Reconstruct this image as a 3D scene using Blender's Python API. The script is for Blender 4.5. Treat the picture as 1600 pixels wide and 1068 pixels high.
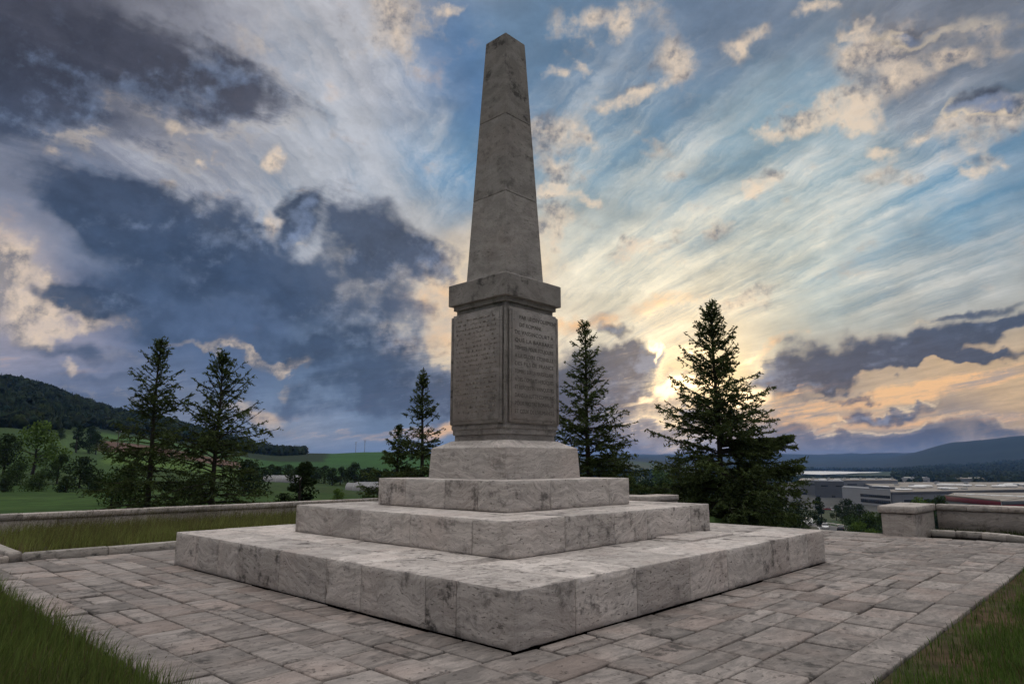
import bpy, math, random
import numpy as np
from math import radians as R, sin, cos, pi
from mathutils import Vector, Matrix

for o in list(bpy.data.objects): bpy.data.objects.remove(o)
sc = bpy.context.scene
col = sc.collection
rnd = random.Random(7)
rng = np.random.default_rng(11)

# ------------------------------------------------------------------ camera
cam_d = bpy.data.cameras.new('camera'); cam = bpy.data.objects.new('camera', cam_d); col.objects.link(cam)
cam.location = (0, 0, 1.5); cam.rotation_euler = (R(90+10.272), 0, 0)
cam_d.sensor_width = 36; cam_d.lens = 36*1054.24/1600
cam_d.clip_start = 0.05; cam_d.clip_end = 60000
sc.camera = cam
sc.view_settings.view_transform = 'Standard'; sc.view_settings.look = 'None'
sc.view_settings.exposure = 0.0; sc.view_settings.gamma = 1.0; sc.view_settings.use_curve_mapping = False
sc.cycles.max_bounces = 5; sc.cycles.diffuse_bounces = 2; sc.cycles.glossy_bounces = 2
sc.cycles.transmission_bounces = 3; sc.cycles.transparent_max_bounces = 6; sc.cycles.volume_bounces = 1
sc.cycles.use_denoising = True
sc.cycles.use_adaptive_sampling = True; sc.cycles.adaptive_threshold = 0.012
SUN_AZ, SUN_EL = 14.4, 6.6

# ------------------------------------------------------------------ node helpers
class NT:
    """small helper for writing node graphs as expressions"""
    def __init__(s, tree): s.t = tree; s.n = tree.nodes; s.l = tree.links
    def node(s, kind, **kw):
        n = s.n.new(kind)
        for k, v in kw.items(): setattr(n, k, v)
        return n
    def put(s, sock, v):
        if v is None: return
        if isinstance(v, bpy.types.NodeSocket): s.l.new(v, sock)
        else:
            if hasattr(sock.default_value, '__len__') and not hasattr(v, '__len__'): v = (v,)*len(sock.default_value)
            if hasattr(v, '__len__') and len(sock.default_value) == 4 and len(v) == 3: v = tuple(v)+(1,)
            sock.default_value = v
    def m(s, op, a, b=None, c=None, clamp=False):
        n = s.node('ShaderNodeMath', operation=op, use_clamp=clamp)
        for i, v in enumerate((a, b, c)): s.put(n.inputs[i], v)
        return n.outputs[0]
    def vm(s, op, a, b=None, c=None):
        n = s.node('ShaderNodeVectorMath', operation=op)
        if op == 'SCALE': s.put(n.inputs[0], a); s.put(n.inputs[3], b)
        else:
            for i, v in enumerate((a, b, c)): s.put(n.inputs[i], v)
        return n.outputs[1] if op in ('LENGTH', 'DOT_PRODUCT', 'DISTANCE') else n.outputs[0]
    def mix(s, f, a, b, mode='MIX'):
        n = s.node('ShaderNodeMix', data_type='RGBA', blend_type=mode)
        s.put(n.inputs[0], f); s.put(n.inputs[6], a); s.put(n.inputs[7], b)
        return n.outputs[2]
    def ss(s, v, lo, hi, a=0., b=1.):
        n = s.node('ShaderNodeMapRange', interpolation_type='SMOOTHSTEP')
        for i, x in enumerate((v, lo, hi, a, b)): s.put(n.inputs[i], x)
        return n.outputs[0]
    def noise(s, vec, scale=1., detail=4., rough=.55, dist=0., color=False, lac=2.):
        n = s.node('ShaderNodeTexNoise')
        s.put(n.inputs['Vector'], vec); s.put(n.inputs['Scale'], scale); s.put(n.inputs['Detail'], detail)
        s.put(n.inputs['Roughness'], rough); s.put(n.inputs['Distortion'], dist); s.put(n.inputs['Lacunarity'], lac)
        return n.outputs[1] if color else n.outputs[0]
    def mapping(s, vec, loc=(0, 0, 0), rot=(0, 0, 0), scale=(1, 1, 1), kind='POINT'):
        n = s.node('ShaderNodeMapping', vector_type=kind)
        s.put(n.inputs[0], vec); n.inputs[1].default_value = loc; n.inputs[2].default_value = rot; n.inputs[3].default_value = scale
        return n.outputs[0]
    def comb(s, x, y, z=0.):
        n = s.node('ShaderNodeCombineXYZ')
        for i, v in enumerate((x, y, z)): s.put(n.inputs[i], v)
        return n.outputs[0]
    def sep(s, v):
        n = s.node('ShaderNodeSeparateXYZ'); s.put(n.inputs[0], v); return n.outputs
    def attr(s, name):
        n = s.node('ShaderNodeAttribute', attribute_name=name, attribute_type='GEOMETRY')
        return n

# ------------------------------------------------------------------ sky
SKY_BASE = [
    (-37.83, 28.48, 7.27, 6.05, -122.9, (0.0976, 0.1022, 0.1384)),
    (-35.16, 19.4, 5.79, 5.0, 76.2, (0.2159, 0.2384, 0.314)),
    (-25.67, 25.46, 5.96, 5.34, -142.1, (0.305, 0.314, 0.3712)),
    (-25.94, 11.91, 7.36, 6.79, 88.6, (0.0931, 0.15, 0.2705)),
    (-18.49, 24.19, 5.84, 5.29, -155.8, (0.4125, 0.4452, 0.5029)),
    (-15.21, 32.64, 6.2, 4.92, -166.8, (0.4125, 0.4125, 0.4452)),
    (-6.51, 31.55, 4.7, 3.75, -174.5, (0.0723, 0.1746, 0.3325)),
    (-4.64, 25.78, 4.63, 4.02, -175.5, (0.1221, 0.2705, 0.4342)),
    (7.7, 31.95, 7.63, 6.04, 173.6, (0.1274, 0.2232, 0.3419)),
    (17.48, 33.23, 6.66, 5.25, 164.7, (0.15, 0.2086, 0.2961)),
    (22.07, 23.7, 6.16, 5.62, 146.7, (0.2159, 0.3419, 0.4233)),
    (11.38, 22.89, 6.68, 6.07, 166.8, (0.2159, 0.3419, 0.4342)),
    (36.35, 29.36, 6.12, 5.11, 128.1, (0.162, 0.1878, 0.2384)),
    (37.66, 20.99, 4.75, 4.0, 104.8, (0.1384, 0.2623, 0.3813)),
    (32.95, 17.59, 5.03, 4.43, 101.6, (0.117, 0.2961, 0.4452)),
    (23.94, 16.09, 5.97, 5.65, 108.9, (0.402, 0.4793, 0.4793)),
    (11.11, 15.62, 5.98, 5.81, 161.8, (0.6867, 0.6445, 0.5149)),
    (18.75, 11.49, 4.64, 4.49, 93.2, (0.6724, 0.5906, 0.4342)),
    (34.45, 12.77, 4.97, 4.23, 90.6, (0.4125, 0.4125, 0.3813)),
    (33.62, 4.67, 4.97, 4.14, 78.3, (0.6172, 0.4342, 0.2462)),
    (25.33, 4.1, 3.91, 3.53, 74.4, (0.5149, 0.3916, 0.2705)),
    (22.89, 1.46, 2.97, 2.71, 67.9, (0.1384, 0.1812, 0.2705)),
    (31.39, 1.58, 2.75, 2.33, 73.1, (0.162, 0.1878, 0.2542)),
    (10.69, 3.4, 4.78, 4.66, 54.6, (0.0887, 0.1878, 0.3613)),
    (-1.11, 13.2, 5.57, 5.42, -179.0, (0.807, 0.6584, 0.4678)),
    (-8.89, 14.66, 4.93, 4.8, -167.4, (0.5149, 0.4793, 0.4564)),
    (-12.84, 5.47, 5.81, 5.67, 115.0, (0.162, 0.2542, 0.402)),
    (-15.72, 1.53, 3.62, 3.45, 120.0, (0.3325, 0.3419, 0.3916)),
    (-25.26, 3.13, 3.91, 3.51, 107.4, (0.2232, 0.2542, 0.3325)),
    (-34.08, 9.17, 4.07, 3.44, 95.1, (0.3419, 0.3231, 0.3916)),
    (-33.67, 5.12, 3.62, 3.02, 101.1, (0.1384, 0.1878, 0.305)),
    (-36.67, 12.43, 2.64, 2.19, 90.5, (0.552, 0.4678, 0.4342)),
    (14.44, 6.74, 3.16, 3.07, 71.5, (1.0, 0.7605, 0.3515)),
]
SKY_DARK = [
    (-38.21, 28.35, 9.37, 4.01, -174.1, 0.95),
    (-27.85, 28.21, 6.27, 2.31, 168.4, 0.75),
    (-39.09, 23.55, 3.99, 2.85, -167.0, 0.8),
    (-26.26, 31.63, 3.22, 1.82, 170.1, 0.3),
    (-29.29, 24.06, 2.63, 0.93, 172.1, 0.4),
    (-28.5, 18.13, 6.16, 2.29, 172.3, 0.95),
    (-21.44, 14.86, 9.0, 3.55, 164.9, 0.98),
    (-14.15, 11.76, 7.84, 3.17, 160.7, 0.85),
    (-13.13, 18.91, 4.8, 2.62, 165.9, 0.8),
    (-32.66, 18.79, 4.51, 1.27, -177.4, 0.7),
    (-7.89, 18.15, 3.84, 1.88, 159.2, 0.7),
    (-18.23, 19.99, 2.34, 1.7, -171.0, 0.6),
    (-8.91, 15.19, 3.24, 2.17, 144.2, 0.4),
    (-11.39, 8.69, 5.82, 1.38, 171.6, 0.6),
    (-28.15, 11.69, 5.67, 1.68, 170.4, 0.6),
    (-31.77, 11.94, 2.85, 0.65, 173.3, 0.9),
    (-20.08, 9.1, 10.73, 1.33, 174.9, 0.75),
    (-16.63, 19.39, 2.03, 1.05, 92.3, -0.5),
    (-20.24, 19.27, 1.97, 0.72, 114.1, -0.6),
    (-17.54, 17.01, 2.08, 1.02, -164.6, -0.35),
    (8.97, 7.79, 3.32, 1.82, -169.0, 1.0),
    (11.69, 9.64, 2.91, 0.9, -171.9, 0.9),
    (9.07, 11.22, 1.62, 0.48, -176.8, 0.9),
    (5.17, 6.66, 2.7, 2.44, 87.6, 0.7),
    (8.61, 4.21, 5.83, 1.38, 179.4, 0.75),
    (16.32, 3.57, 4.49, 1.24, 179.1, 0.6),
    (21.38, 6.74, 2.86, 1.81, -172.7, 1.1),
    (25.58, 7.27, 5.4, 1.46, -171.2, 1.15),
    (31.62, 8.26, 5.68, 1.1, -169.9, 1.15),
    (36.68, 9.11, 3.26, 0.78, -170.6, 1.1),
    (34.62, 10.7, 4.2, 0.36, -173.0, 1.0),
    (34.59, 6.77, 4.89, 0.4, -175.0, 1.0),
    (29.82, 6.38, 5.4, 0.33, -174.5, 0.9),
    (27.9, 3.63, 2.35, 0.42, -175.1, 0.9),
    (25.83, 4.86, 1.68, 0.19, -179.0, 0.8),
    (23.99, 4.14, 2.73, 0.29, -176.4, 0.4),
    (29.4, 1.71, 9.82, 0.74, -179.8, 0.8),
    (15.5, 7.49, 1.57, 0.81, 87.0, -0.6),
    (-12.8, 4.42, 11.36, 0.73, 179.0, 0.7),
    (-8.66, 6.08, 6.4, 1.18, -179.1, 0.75),
    (-14.94, 6.47, 6.64, 0.63, 175.6, 0.6),
    (-27.67, 5.93, 8.61, 0.48, 177.5, 0.6),
    (-33.2, 8.12, 4.69, 0.63, 173.4, 0.6),
    (-34.39, 4.86, 6.39, 0.71, 173.7, 0.75),
    (-20.65, 2.73, 5.67, 0.6, -179.0, 0.6),
    (37.82, 25.39, 2.2, 0.76, -175.6, 1.0),
    (36.48, 30.33, 4.36, 1.12, 173.0, 0.55),
    (32.27, 30.77, 1.79, 0.64, 163.2, 0.4),
]
SKY_PUFF = [
    (29.72, 28.22, 3.94, 2.34, 162.6, 1.0),
    (27.7, 26.67, 2.13, 1.32, 164.1, 0.9),
    (33.47, 29.81, 4.8, 1.8, 162.6, 0.7),
    (37.25, 23.88, 3.16, 1.62, -177.6, 1.1),
    (24.25, 25.96, 1.88, 0.92, 168.3, 1.0),
    (21.84, 25.41, 0.92, 0.56, 168.5, 0.8),
    (31.68, 23.54, 1.31, 0.79, 163.4, 0.9),
    (29.18, 22.93, 1.27, 0.63, 166.8, 0.95),
    (37.09, 21.0, 1.03, 0.82, 96.9, 0.95),
    (35.44, 20.88, 0.96, 0.68, 159.5, 0.9),
    (21.41, 21.61, 1.68, 1.19, -171.9, 1.0),
    (20.12, 21.28, 1.33, 0.69, 171.8, 0.7),
    (4.08, 27.05, 3.15, 1.82, -167.6, 1.1),
    (4.15, 23.76, 2.3, 1.33, 178.1, 0.9),
    (4.59, 22.46, 1.71, 0.52, 178.3, 0.8),
    (4.26, 19.59, 2.27, 1.69, 178.0, 1.0),
    (7.13, 21.75, 1.58, 0.41, 177.5, 0.8),
    (10.63, 17.6, 2.07, 0.85, -171.9, 0.9),
    (10.8, 29.6, 2.34, 0.68, -170.2, 1.0),
    (14.61, 32.03, 2.32, 1.98, 46.2, 0.9),
    (9.88, 35.42, 4.38, 1.33, -179.4, 0.9),
    (20.96, 32.67, 2.59, 1.02, -167.9, 0.9),
    (26.48, 33.8, 1.3, 0.49, 165.9, 0.8),
    (7.13, 32.45, 0.82, 0.46, 176.0, 0.8),
    (4.76, 32.19, 1.07, 0.65, 177.2, 0.8),
    (28.92, 31.65, 1.24, 0.58, 164.0, 0.9),
    (-10.75, 35.12, 3.49, 2.21, -177.0, 0.9),
    (-5.14, 36.5, 1.45, 0.52, -177.4, 0.8),
    (-23.83, 32.57, 2.08, 1.68, 23.3, 0.6),
    (-37.26, 12.78, 2.21, 1.92, 149.4, 1.2),
    (-35.39, 10.83, 2.64, 1.99, 164.5, 1.1),
    (-36.75, 9.76, 2.52, 1.58, -172.3, 1.0),
    (-31.82, 10.34, 2.83, 0.83, 174.6, 0.8),
    (-29.0, 25.71, 1.05, 0.85, 44.8, 0.5),
    (-27.78, 25.06, 1.08, 0.37, 172.3, 0.55),
    (-26.23, 23.59, 0.7, 0.33, -178.1, 0.8),
    (-21.32, 23.81, 0.88, 0.8, 71.2, 0.8),
    (-35.57, 21.29, 1.07, 0.53, 159.4, 0.7),
    (-25.26, 20.71, 1.04, 0.43, 179.6, 0.6),
    (-27.84, 20.76, 0.64, 0.42, -166.6, 0.5),
    (-20.24, 19.27, 1.57, 0.82, 113.8, 0.8),
    (-32.38, 20.08, 1.01, 0.36, -167.6, 0.6),
    (-19.07, 21.06, 0.62, 0.25, -172.8, 0.7),
    (-10.91, 10.04, 1.6, 1.39, -178.3, 0.8),
    (-9.01, 9.29, 1.29, 1.07, -178.9, 0.8),
    (-21.71, 4.61, 1.89, 0.7, 172.9, 0.8),
    (-18.79, 3.78, 1.76, 0.71, 174.5, 0.9),
    (-20.52, 8.31, 2.91, 0.41, 174.6, 0.9),
    (-24.8, 8.95, 2.74, 0.35, 175.4, 0.8),
    (-18.06, 8.17, 1.99, 0.46, 176.3, 0.8),
    (-33.61, 6.49, 0.63, 0.46, 97.3, 0.7),
    (-17.45, 6.13, 0.99, 0.52, -178.5, 0.6),
    (19.34, 13.0, 2.99, 1.03, -158.5, 0.7),
    (12.03, 4.43, 1.35, 0.42, 179.2, 0.7),
    (13.14, 6.31, 2.61, 0.73, -161.1, 1.3),
]
SKY_VEIL = [
    (-18.28, 29.01, 8.79, 6.74, 175.6, 0.9),
    (-13.65, 24.22, 7.93, 6.07, 103.3, 1.0),
    (-20.29, 20.01, 10.15, 4.46, -172.5, 0.6),
    (-10.58, 31.27, 7.0, 2.3, 107.6, 0.7),
    (-9.18, 24.05, 4.56, 2.03, 107.9, 0.7),
    (15.37, 15.36, 11.93, 4.21, -156.1, 1.0),
    (24.17, 19.02, 10.32, 2.98, -156.8, 0.8),
    (11.03, 13.5, 8.57, 3.21, -157.8, 0.9),
    (32.54, 13.51, 8.07, 2.3, -167.5, 0.8),
    (17.3, 12.63, 8.14, 1.56, -158.3, 0.9),
    (8.63, 24.59, 8.52, 6.05, 175.1, 0.4),
    (29.27, 23.83, 8.69, 2.81, -166.3, 0.4),
    (-1.17, 26.35, 4.02, 1.02, -162.5, 0.5),
    (-31.3, 22.04, 9.37, 2.72, -178.1, 0.4),
    (22.51, 29.26, 15.62, 5.68, -168.5, 0.4),
    (34.52, 20.88, 7.83, 4.91, -172.0, 0.35),
    (9.33, 28.51, 7.92, 5.89, -176.8, 0.3),
]
SKY_GOLD = [
    (14.64, 6.58, 1.03, 0.42, -171.2, 1.5),
    (12.87, 6.21, 1.98, 0.31, -165.2, 1.05),
    (13.6, 8.83, 1.26, 0.21, -139.8, 0.9),
    (14.06, 9.76, 0.53, 0.36, 87.4, 0.8),
    (26.69, 4.63, 8.76, 0.48, -173.5, 0.85),
    (33.73, 5.75, 5.37, 0.53, -172.0, 1.0),
    (25.28, 3.37, 5.35, 0.29, -175.0, 0.8),
    (33.47, 3.11, 6.82, 0.36, -177.3, 1.1),
    (23.17, 5.56, 2.81, 0.39, -165.2, 0.9),
    (10.19, 12.58, 5.93, 0.75, -168.3, 0.5),
    (6.64, 12.04, 2.19, 1.08, 178.6, 0.4),
    (-5.92, 3.01, 3.2, 0.48, -177.7, 1.0),
    (-10.65, 2.35, 5.2, 0.42, -179.6, 0.5),
    (18.38, 5.07, 2.48, 0.51, -166.0, 0.8),
    (-5.55, 12.6, 4.32, 2.21, 91.0, 0.5),
    (-18.79, 3.78, 1.95, 0.51, 172.8, 0.6),
    (21.07, 9.29, 2.91, 0.4, -162.5, 0.4),
]

# the physical evening sky lies behind the cloud dome
w = bpy.data.worlds.new('World'); sc.world = w; w.use_nodes = True
_t = NT(w.node_tree); _t.n.clear()
_o = _t.node('ShaderNodeOutputWorld'); _b = _t.node('ShaderNodeBackground'); _b.inputs[1].default_value = 0.05
_nis = _t.node('ShaderNodeTexSky', sky_type='NISHITA', sun_disc=False, sun_elevation=R(SUN_EL), sun_rotation=R(SUN_AZ))
_nis.air_density = 1.2; _nis.dust_density = 2.0; _nis.ozone_density = 1.5
_t.l.new(_nis.outputs[0], _b.inputs[0]); _t.l.new(_b.outputs[0], _o.inputs[0])

sun_d = bpy.data.lights.new('sun', 'SUN'); sun = bpy.data.objects.new('sun', sun_d); col.objects.link(sun)
sun_d.energy = 5.0; sun_d.angle = R(12); sun_d.color = (1.0, .80, .58)
sv = Vector((sin(R(SUN_AZ))*cos(R(SUN_EL)), cos(R(SUN_AZ))*cos(R(SUN_EL)), sin(R(SUN_EL))))
sun.rotation_euler = (-sv).to_track_quat('-Z', 'Y').to_euler(); sun.location = sv*50

# ------------------------------------------------------------------ numpy noise
_perm = np.random.default_rng(5).permutation(256); _perm = np.concatenate([_perm, _perm, _perm])
_grad = np.random.default_rng(6).normal(size=(256, 3)); _grad /= np.linalg.norm(_grad, axis=1)[:, None]
def perlin(p):
    i = np.floor(p).astype(np.int64); f = p-i; i &= 255
    u = f*f*f*(f*(f*6-15)+10)
    out = 0
    for dx in (0, 1):
        wx = u[:, 0] if dx else 1-u[:, 0]
        for dy in (0, 1):
            wy = u[:, 1] if dy else 1-u[:, 1]
            for dz in (0, 1):
                wz = u[:, 2] if dz else 1-u[:, 2]
                g = _grad[_perm[_perm[_perm[(i[:, 0]+dx) & 255]+((i[:, 1]+dy) & 255)]+((i[:, 2]+dz) & 255)]]
                out = out+wx*wy*wz*((f[:, 0]-dx)*g[:, 0]+(f[:, 1]-dy)*g[:, 1]+(f[:, 2]-dz)*g[:, 2])
    return out
def fbm(p, octs=5, rough=.5, off=0.):
    a, s_, tot = 1., 0., 0.
    q = np.asarray(p, float)+off
    for k in range(octs):
        s_ = s_+a*perlin(q); tot += a; a *= rough; q = q*2.03+17.3
    return s_/tot*1.6
def sst(x, a, b):
    x = np.clip((x-a)/(b-a), 0, 1); return x*x*(3-2*x)

def mesh_obj(name, verts, faces, mat=None, parent=None, colors=None, smooth=False, extra=None):
    """faces: one (n,k) array or a list of them; colors: (nverts,4)"""
    me = bpy.data.meshes.new(name)
    verts = np.asarray(verts, np.float32)
    fl = faces if isinstance(faces, list) else [faces]
    fl = [np.asarray(f, np.int32) for f in fl if len(f)]
    nl = sum(f.size for f in fl); nf = sum(len(f) for f in fl)
    me.vertices.add(len(verts)); me.vertices.foreach_set('co', verts.ravel())
    me.loops.add(nl); me.loops.foreach_set('vertex_index', np.concatenate([f.ravel() for f in fl]))
    cnt = np.concatenate([np.full(len(f), f.shape[1]) for f in fl])
    me.polygons.add(nf); me.polygons.foreach_set('loop_start', np.concatenate([[0], np.cumsum(cnt)[:-1]]).astype(np.int32))
    if smooth: me.polygons.foreach_set('use_smooth', np.ones(nf, bool))
    for nm, c in ([('tone', colors)] if colors is not None else [])+(extra or []):
        at = me.color_attributes.new(nm, 'FLOAT_COLOR', 'POINT')
        c = np.asarray(c, np.float32)
        if c.shape[1] == 3: c = np.hstack([c, np.ones((len(c), 1), np.float32)])
        at.data.foreach_set('color', np.ascontiguousarray(c, dtype=np.float32).ravel())
    me.update(calc_edges=True); me.validate()
    if mat: me.materials.append(mat)
    o = bpy.data.objects.new(name, me); col.objects.link(o)
    if parent: o.parent = parent
    return o

# ------------------------------------------------------------------ the cloudy evening sky: a dome, its cloud banks laid out by direction
def build_sky():
    AZ = np.concatenate([np.arange(-180, -56, 4.), np.arange(-56, 56, .16), np.arange(56, 180.1, 4.)])
    EL = np.concatenate([np.arange(-6, -1, 1.), np.arange(-1, 46, .15), np.arange(46, 89, 3.), [89.9]])
    A, E = np.meshgrid(AZ, EL); A = A.ravel(); E = E.ravel()
    ar, er = np.radians(A), np.radians(E)
    D = np.stack([np.sin(ar)*np.cos(er), np.cos(ar)*np.cos(er), np.sin(er)], 1)
    w1 = np.stack([fbm(D*5, 5, .55, o) for o in (3.1, 41.7)], 1)
    w2 = np.stack([fbm(D*17, 5, .6, o) for o in (7.7, 63.1)], 1)
    P = np.stack([A, E], 1)
    def field(p, L, k, sharp=2.):
        f = np.zeros(len(p))
        for (a, e, ra, re, rot, wt) in L:
            c, s_ = np.cos(np.radians(rot)), np.sin(np.radians(rot))
            dx, dy = p[:, 0]-a, p[:, 1]-e
            r2 = ((dx*c+dy*s_)/(ra*k))**2+((-dx*s_+dy*c)/(re*k))**2
            f += wt*np.clip(1-r2, 0, 1)**sharp
        return f
    # broad tints of the open sky
    pw = P+w1*[5., 3.5]+w2*[1.2, .9]
    acc = np.zeros((len(P), 3)); ws = np.zeros(len(P))
    for (a, e, ra, re, rot, c) in SKY_BASE:
        g = np.exp(-(((pw[:, 0]-a)/ra)**2+((pw[:, 1]-e)/re)**2)*1.1)
        acc += g[:, None]*np.array(c); ws += g
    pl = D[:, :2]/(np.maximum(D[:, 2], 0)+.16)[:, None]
    hi = np.array([.25, .243, .26])+sst(E, 22, 78)[:, None]*np.array([1.75, 1.69, 1.63])  # unseen sky overhead and behind, raised in brightness to light the stone
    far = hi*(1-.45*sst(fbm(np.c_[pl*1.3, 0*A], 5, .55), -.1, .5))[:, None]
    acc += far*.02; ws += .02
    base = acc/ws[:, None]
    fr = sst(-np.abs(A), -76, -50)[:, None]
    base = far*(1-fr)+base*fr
    low = np.array([.30, .31, .37])
    base = base*(1-sst(-E, 0, 3)[:, None])+low*sst(-E, 0, 3)[:, None]
    # banks: streaky in the upper left, billowing elsewhere
    ca, sa = np.cos(np.radians(-17)), np.sin(np.radians(-17))
    strk = fbm(np.c_[(A*ca+E*sa)*.035, (-A*sa+E*ca)*.22, w1[:, 0]*.6], 5, .6)
    upl = sst(E, 17, 24)*sst(-A, 8, 18)
    pd = P+w1*[5.5, 3.4]+w2*[2.6, 1.8]
    dark = field(pd, SKY_DARK, 1.8, 1.6)+upl*strk*.55
    pf = P+w1*[2.5, 1.6]+w2*[2.6, 1.9]
    big = fbm(np.c_[A*.05, E*.13, w1[:, 1]*.8], 5, .58, 2.2)
    dark = dark*(1-.10+.95*big)-.10
    puff = field(pf, SKY_PUFF, 1.6, 1.3)
    veil = np.clip(field(P+w1*[7, 5]+w2*[1.5, 1.], SKY_VEIL, 1.9), 0, 1)
    gold = field(P+w1*[4, .6]+w2*[4.5, .7], SKY_GOLD, 1.8)
    dark, puff, veil, gold = [q*fr[:, 0] for q in (dark, puff, veil, gold)]
    # nearness of the sunward rim of each bank (its density falls off towards the sun)
    to = np.stack([SUN_AZ-A, SUN_EL-E], 1); dist = np.linalg.norm(to, axis=1); to /= np.maximum(dist, 1)[:, None]
    def lit(fun, L, p, k, sh): return fun(p, L, k, sh)-fun(p+to*1.3, L, k, sh)
    dl = lit(field, SKY_DARK, pd, 1.8, 1.6); pll = lit(field, SKY_PUFF, pf, 1.6, 1.3)
    na, ne = len(AZ), len(EL)
    i = (np.arange(ne-1)[:, None]*na+np.arange(na-1)[None]).ravel()
    F = np.stack([i, i+1, i+1+na, i+na], 1)
    m = bpy.data.materials.new('evening_clouds'); m.use_nodes = True
    t = NT(m.node_tree); t.n.clear()
    out = t.node('ShaderNodeOutputMaterial'); em = t.node('ShaderNodeEmission'); tr = t.node('ShaderNodeBsdfTransparent'); tr.inputs[0].default_value = (.045, .045, .045, 1); ad = t.node('ShaderNodeAddShader')
    t.l.new(em.outputs[0], ad.inputs[0]); t.l.new(tr.outputs[0], ad.inputs[1]); t.l.new(ad.outputs[0], out.inputs[0])
    d = t.vm('NORMALIZE', t.node('ShaderNodeTexCoord').outputs['Object'])
    x, y, z = t.sep(d)
    el = t.m('MULTIPLY', t.m('ARCSINE', z), 57.2958); az = t.m('MULTIPLY', t.m('ARCTAN2', x, y), 57.2958)
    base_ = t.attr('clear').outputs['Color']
    mk = t.attr('banks'); dk, pf_, ve = t.sep(mk.outputs['Vector']); go = mk.outputs['Alpha']
    lt = t.attr('flank'); dl_, pl_, nr = t.sep(lt.outputs['Vector'])
    front_ = t.ss(t.m('ABSOLUTE', az), 76., 50.)
    zz = t.m('ADD', t.m('MAXIMUM', z, 0.), .16)
    plan = t.comb(t.m('DIVIDE', x, zz), t.m('DIVIDE', y, zz))          # the cloud layer's plane
    mot = t.noise(t.vm('MULTIPLY', d, (1, 1, 1.9)), 11., 8., .62)
    n1 = t.noise(d, 26., 7., .62)
    n2 = t.noise(t.vm('ADD', d, (.003, 0, -.009)), 26., 5., .62)
    relief = t.m('MULTIPLY', t.m('SUBTRACT', n1, n2), 2.4)
    elt = t.m('MULTIPLY_ADD', az, -.16, el)
    strata = t.noise(t.comb(t.m('MULTIPLY', az, .11), t.m('MULTIPLY', elt, .95), t.m('MULTIPLY', n1, .8)), 1., 9., .68)
    strata = t.m('MULTIPLY_ADD', t.m('SUBTRACT', strata, .5), 1.9, .5)
    lowf = t.ss(el, 13., 5.)
    mot = t.sep(t.mix(t.m('MULTIPLY', lowf, .85), mot, strata))[0]
    # high veil, drawn out in streaks
    pw_ = t.vm('ADD', plan, t.vm('SCALE', t.comb(mot, n1), .11))
    def streak(phi, seed):
        c_, s_ = cos(R(phi)), sin(R(phi))
        return t.noise(t.comb(t.m('MULTIPLY', t.vm('DOT_PRODUCT', pw_, (c_, s_, 0)), .8), t.m('MULTIPLY', t.vm('DOT_PRODUCT', pw_, (-s_, c_, 0)), 5.2), seed), 1.5, 9., .70)
    sn = t.mix(t.ss(az, -14., -2.), streak(80, 3.3), streak(-67, 0.))
    sn = t.sep(sn)[0]
    vcol = t.mix(nr, (0.5776, 0.5906, 0.6308), (1.0, 0.8879, 0.6584))
    c = t.mix(t.m('MULTIPLY', t.m('MULTIPLY', ve, t.ss(sn, .36, .74)), .82), base_, vcol)
    c = t.mix(t.m('MULTIPLY', t.m('MULTIPLY', ve, t.ss(sn, .50, .26)), .42), c, (0.1221, 0.2384, 0.3613))
    c = t.vm('SCALE', c, t.ss(mot, .25, .75, .84, 1.17))
    # golden evening light low around the sun
    gcol = t.mix(t.ss(nr, .965, 1.), t.mix(t.ss(mot, .30, .62), (0.4342, 0.3515, 0.305), (0.8963, 0.5395, 0.2384)), (1.8, 1.36, .80))
    ga = t.ss(t.m('MULTIPLY_ADD', t.m('SUBTRACT', mot, .5), 1.5, t.m('MULTIPLY_ADD', t.m('SUBTRACT', n1, .5), .5, go)), .10, 1.0, 0., .90)
    c = t.mix(ga, c, gcol)
    # sunlit puffs
    n3 = t.noise(d, 48., 6., .66)
    small = t.m('MULTIPLY', t.m('MULTIPLY', t.ss(t.noise(t.vm('MULTIPLY', d, (1, 1, 1.7)), 9.5, 3., .55), .57, .72, 0., .75), t.ss(el, 13., 18.)), t.m('MULTIPLY', t.ss(az, -3., 5.), front_))
    pf_ = t.m('ADD', t.m('MINIMUM', pf_, .95), small)
    pa = t.ss(t.m('ADD', t.m('MULTIPLY', t.m('SUBTRACT', n3, .5), .9), t.m('MULTIPLY_ADD', t.m('SUBTRACT', n1, .5), 2.0, pf_)), .24, 1.15)
    sh = t.m('ADD', t.m('MULTIPLY_ADD', pl_, -.9, .34), t.m('ADD', t.m('MULTIPLY_ADD', t.m('SUBTRACT', n3, .5), 1.9, t.m('MULTIPLY', relief, 1.6)), t.ss(pf_, .5, 1.3, 0., .30)), clamp=True)
    c = t.mix(t.m('MULTIPLY', pa, .78), c, t.mix(sh, (0.807, 0.6445, 0.4793), (0.2232, 0.2159, 0.2307)))
    # dark banks
    upl = t.m('MULTIPLY', t.ss(el, 16., 23.), t.ss(az, -8., -18.))
    sdk = streak(42, 7.7)
    dn = t.m('MULTIPLY_ADD', t.m('SUBTRACT', mot, .5), 1.2, t.m('ADD', t.m('MULTIPLY_ADD', t.m('SUBTRACT', n1, .5), .75, t.m('MULTIPLY', t.m('SUBTRACT', n3, .5), .3)), dk))
    dn = t.m('MULTIPLY_ADD', t.m('MULTIPLY', t.m('SUBTRACT', sdk, .5), upl), 1.5, dn)
    da = t.ss(dn, .04, .92)
    dcol = t.mix(t.ss(el, 15., 30.), (0.0423, 0.0742, 0.1384), (0.0612, 0.0648, 0.0908))
    dcol = t.mix(t.m('MULTIPLY', nr, .5), dcol, (0.0194, 0.0395, 0.0931))
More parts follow.
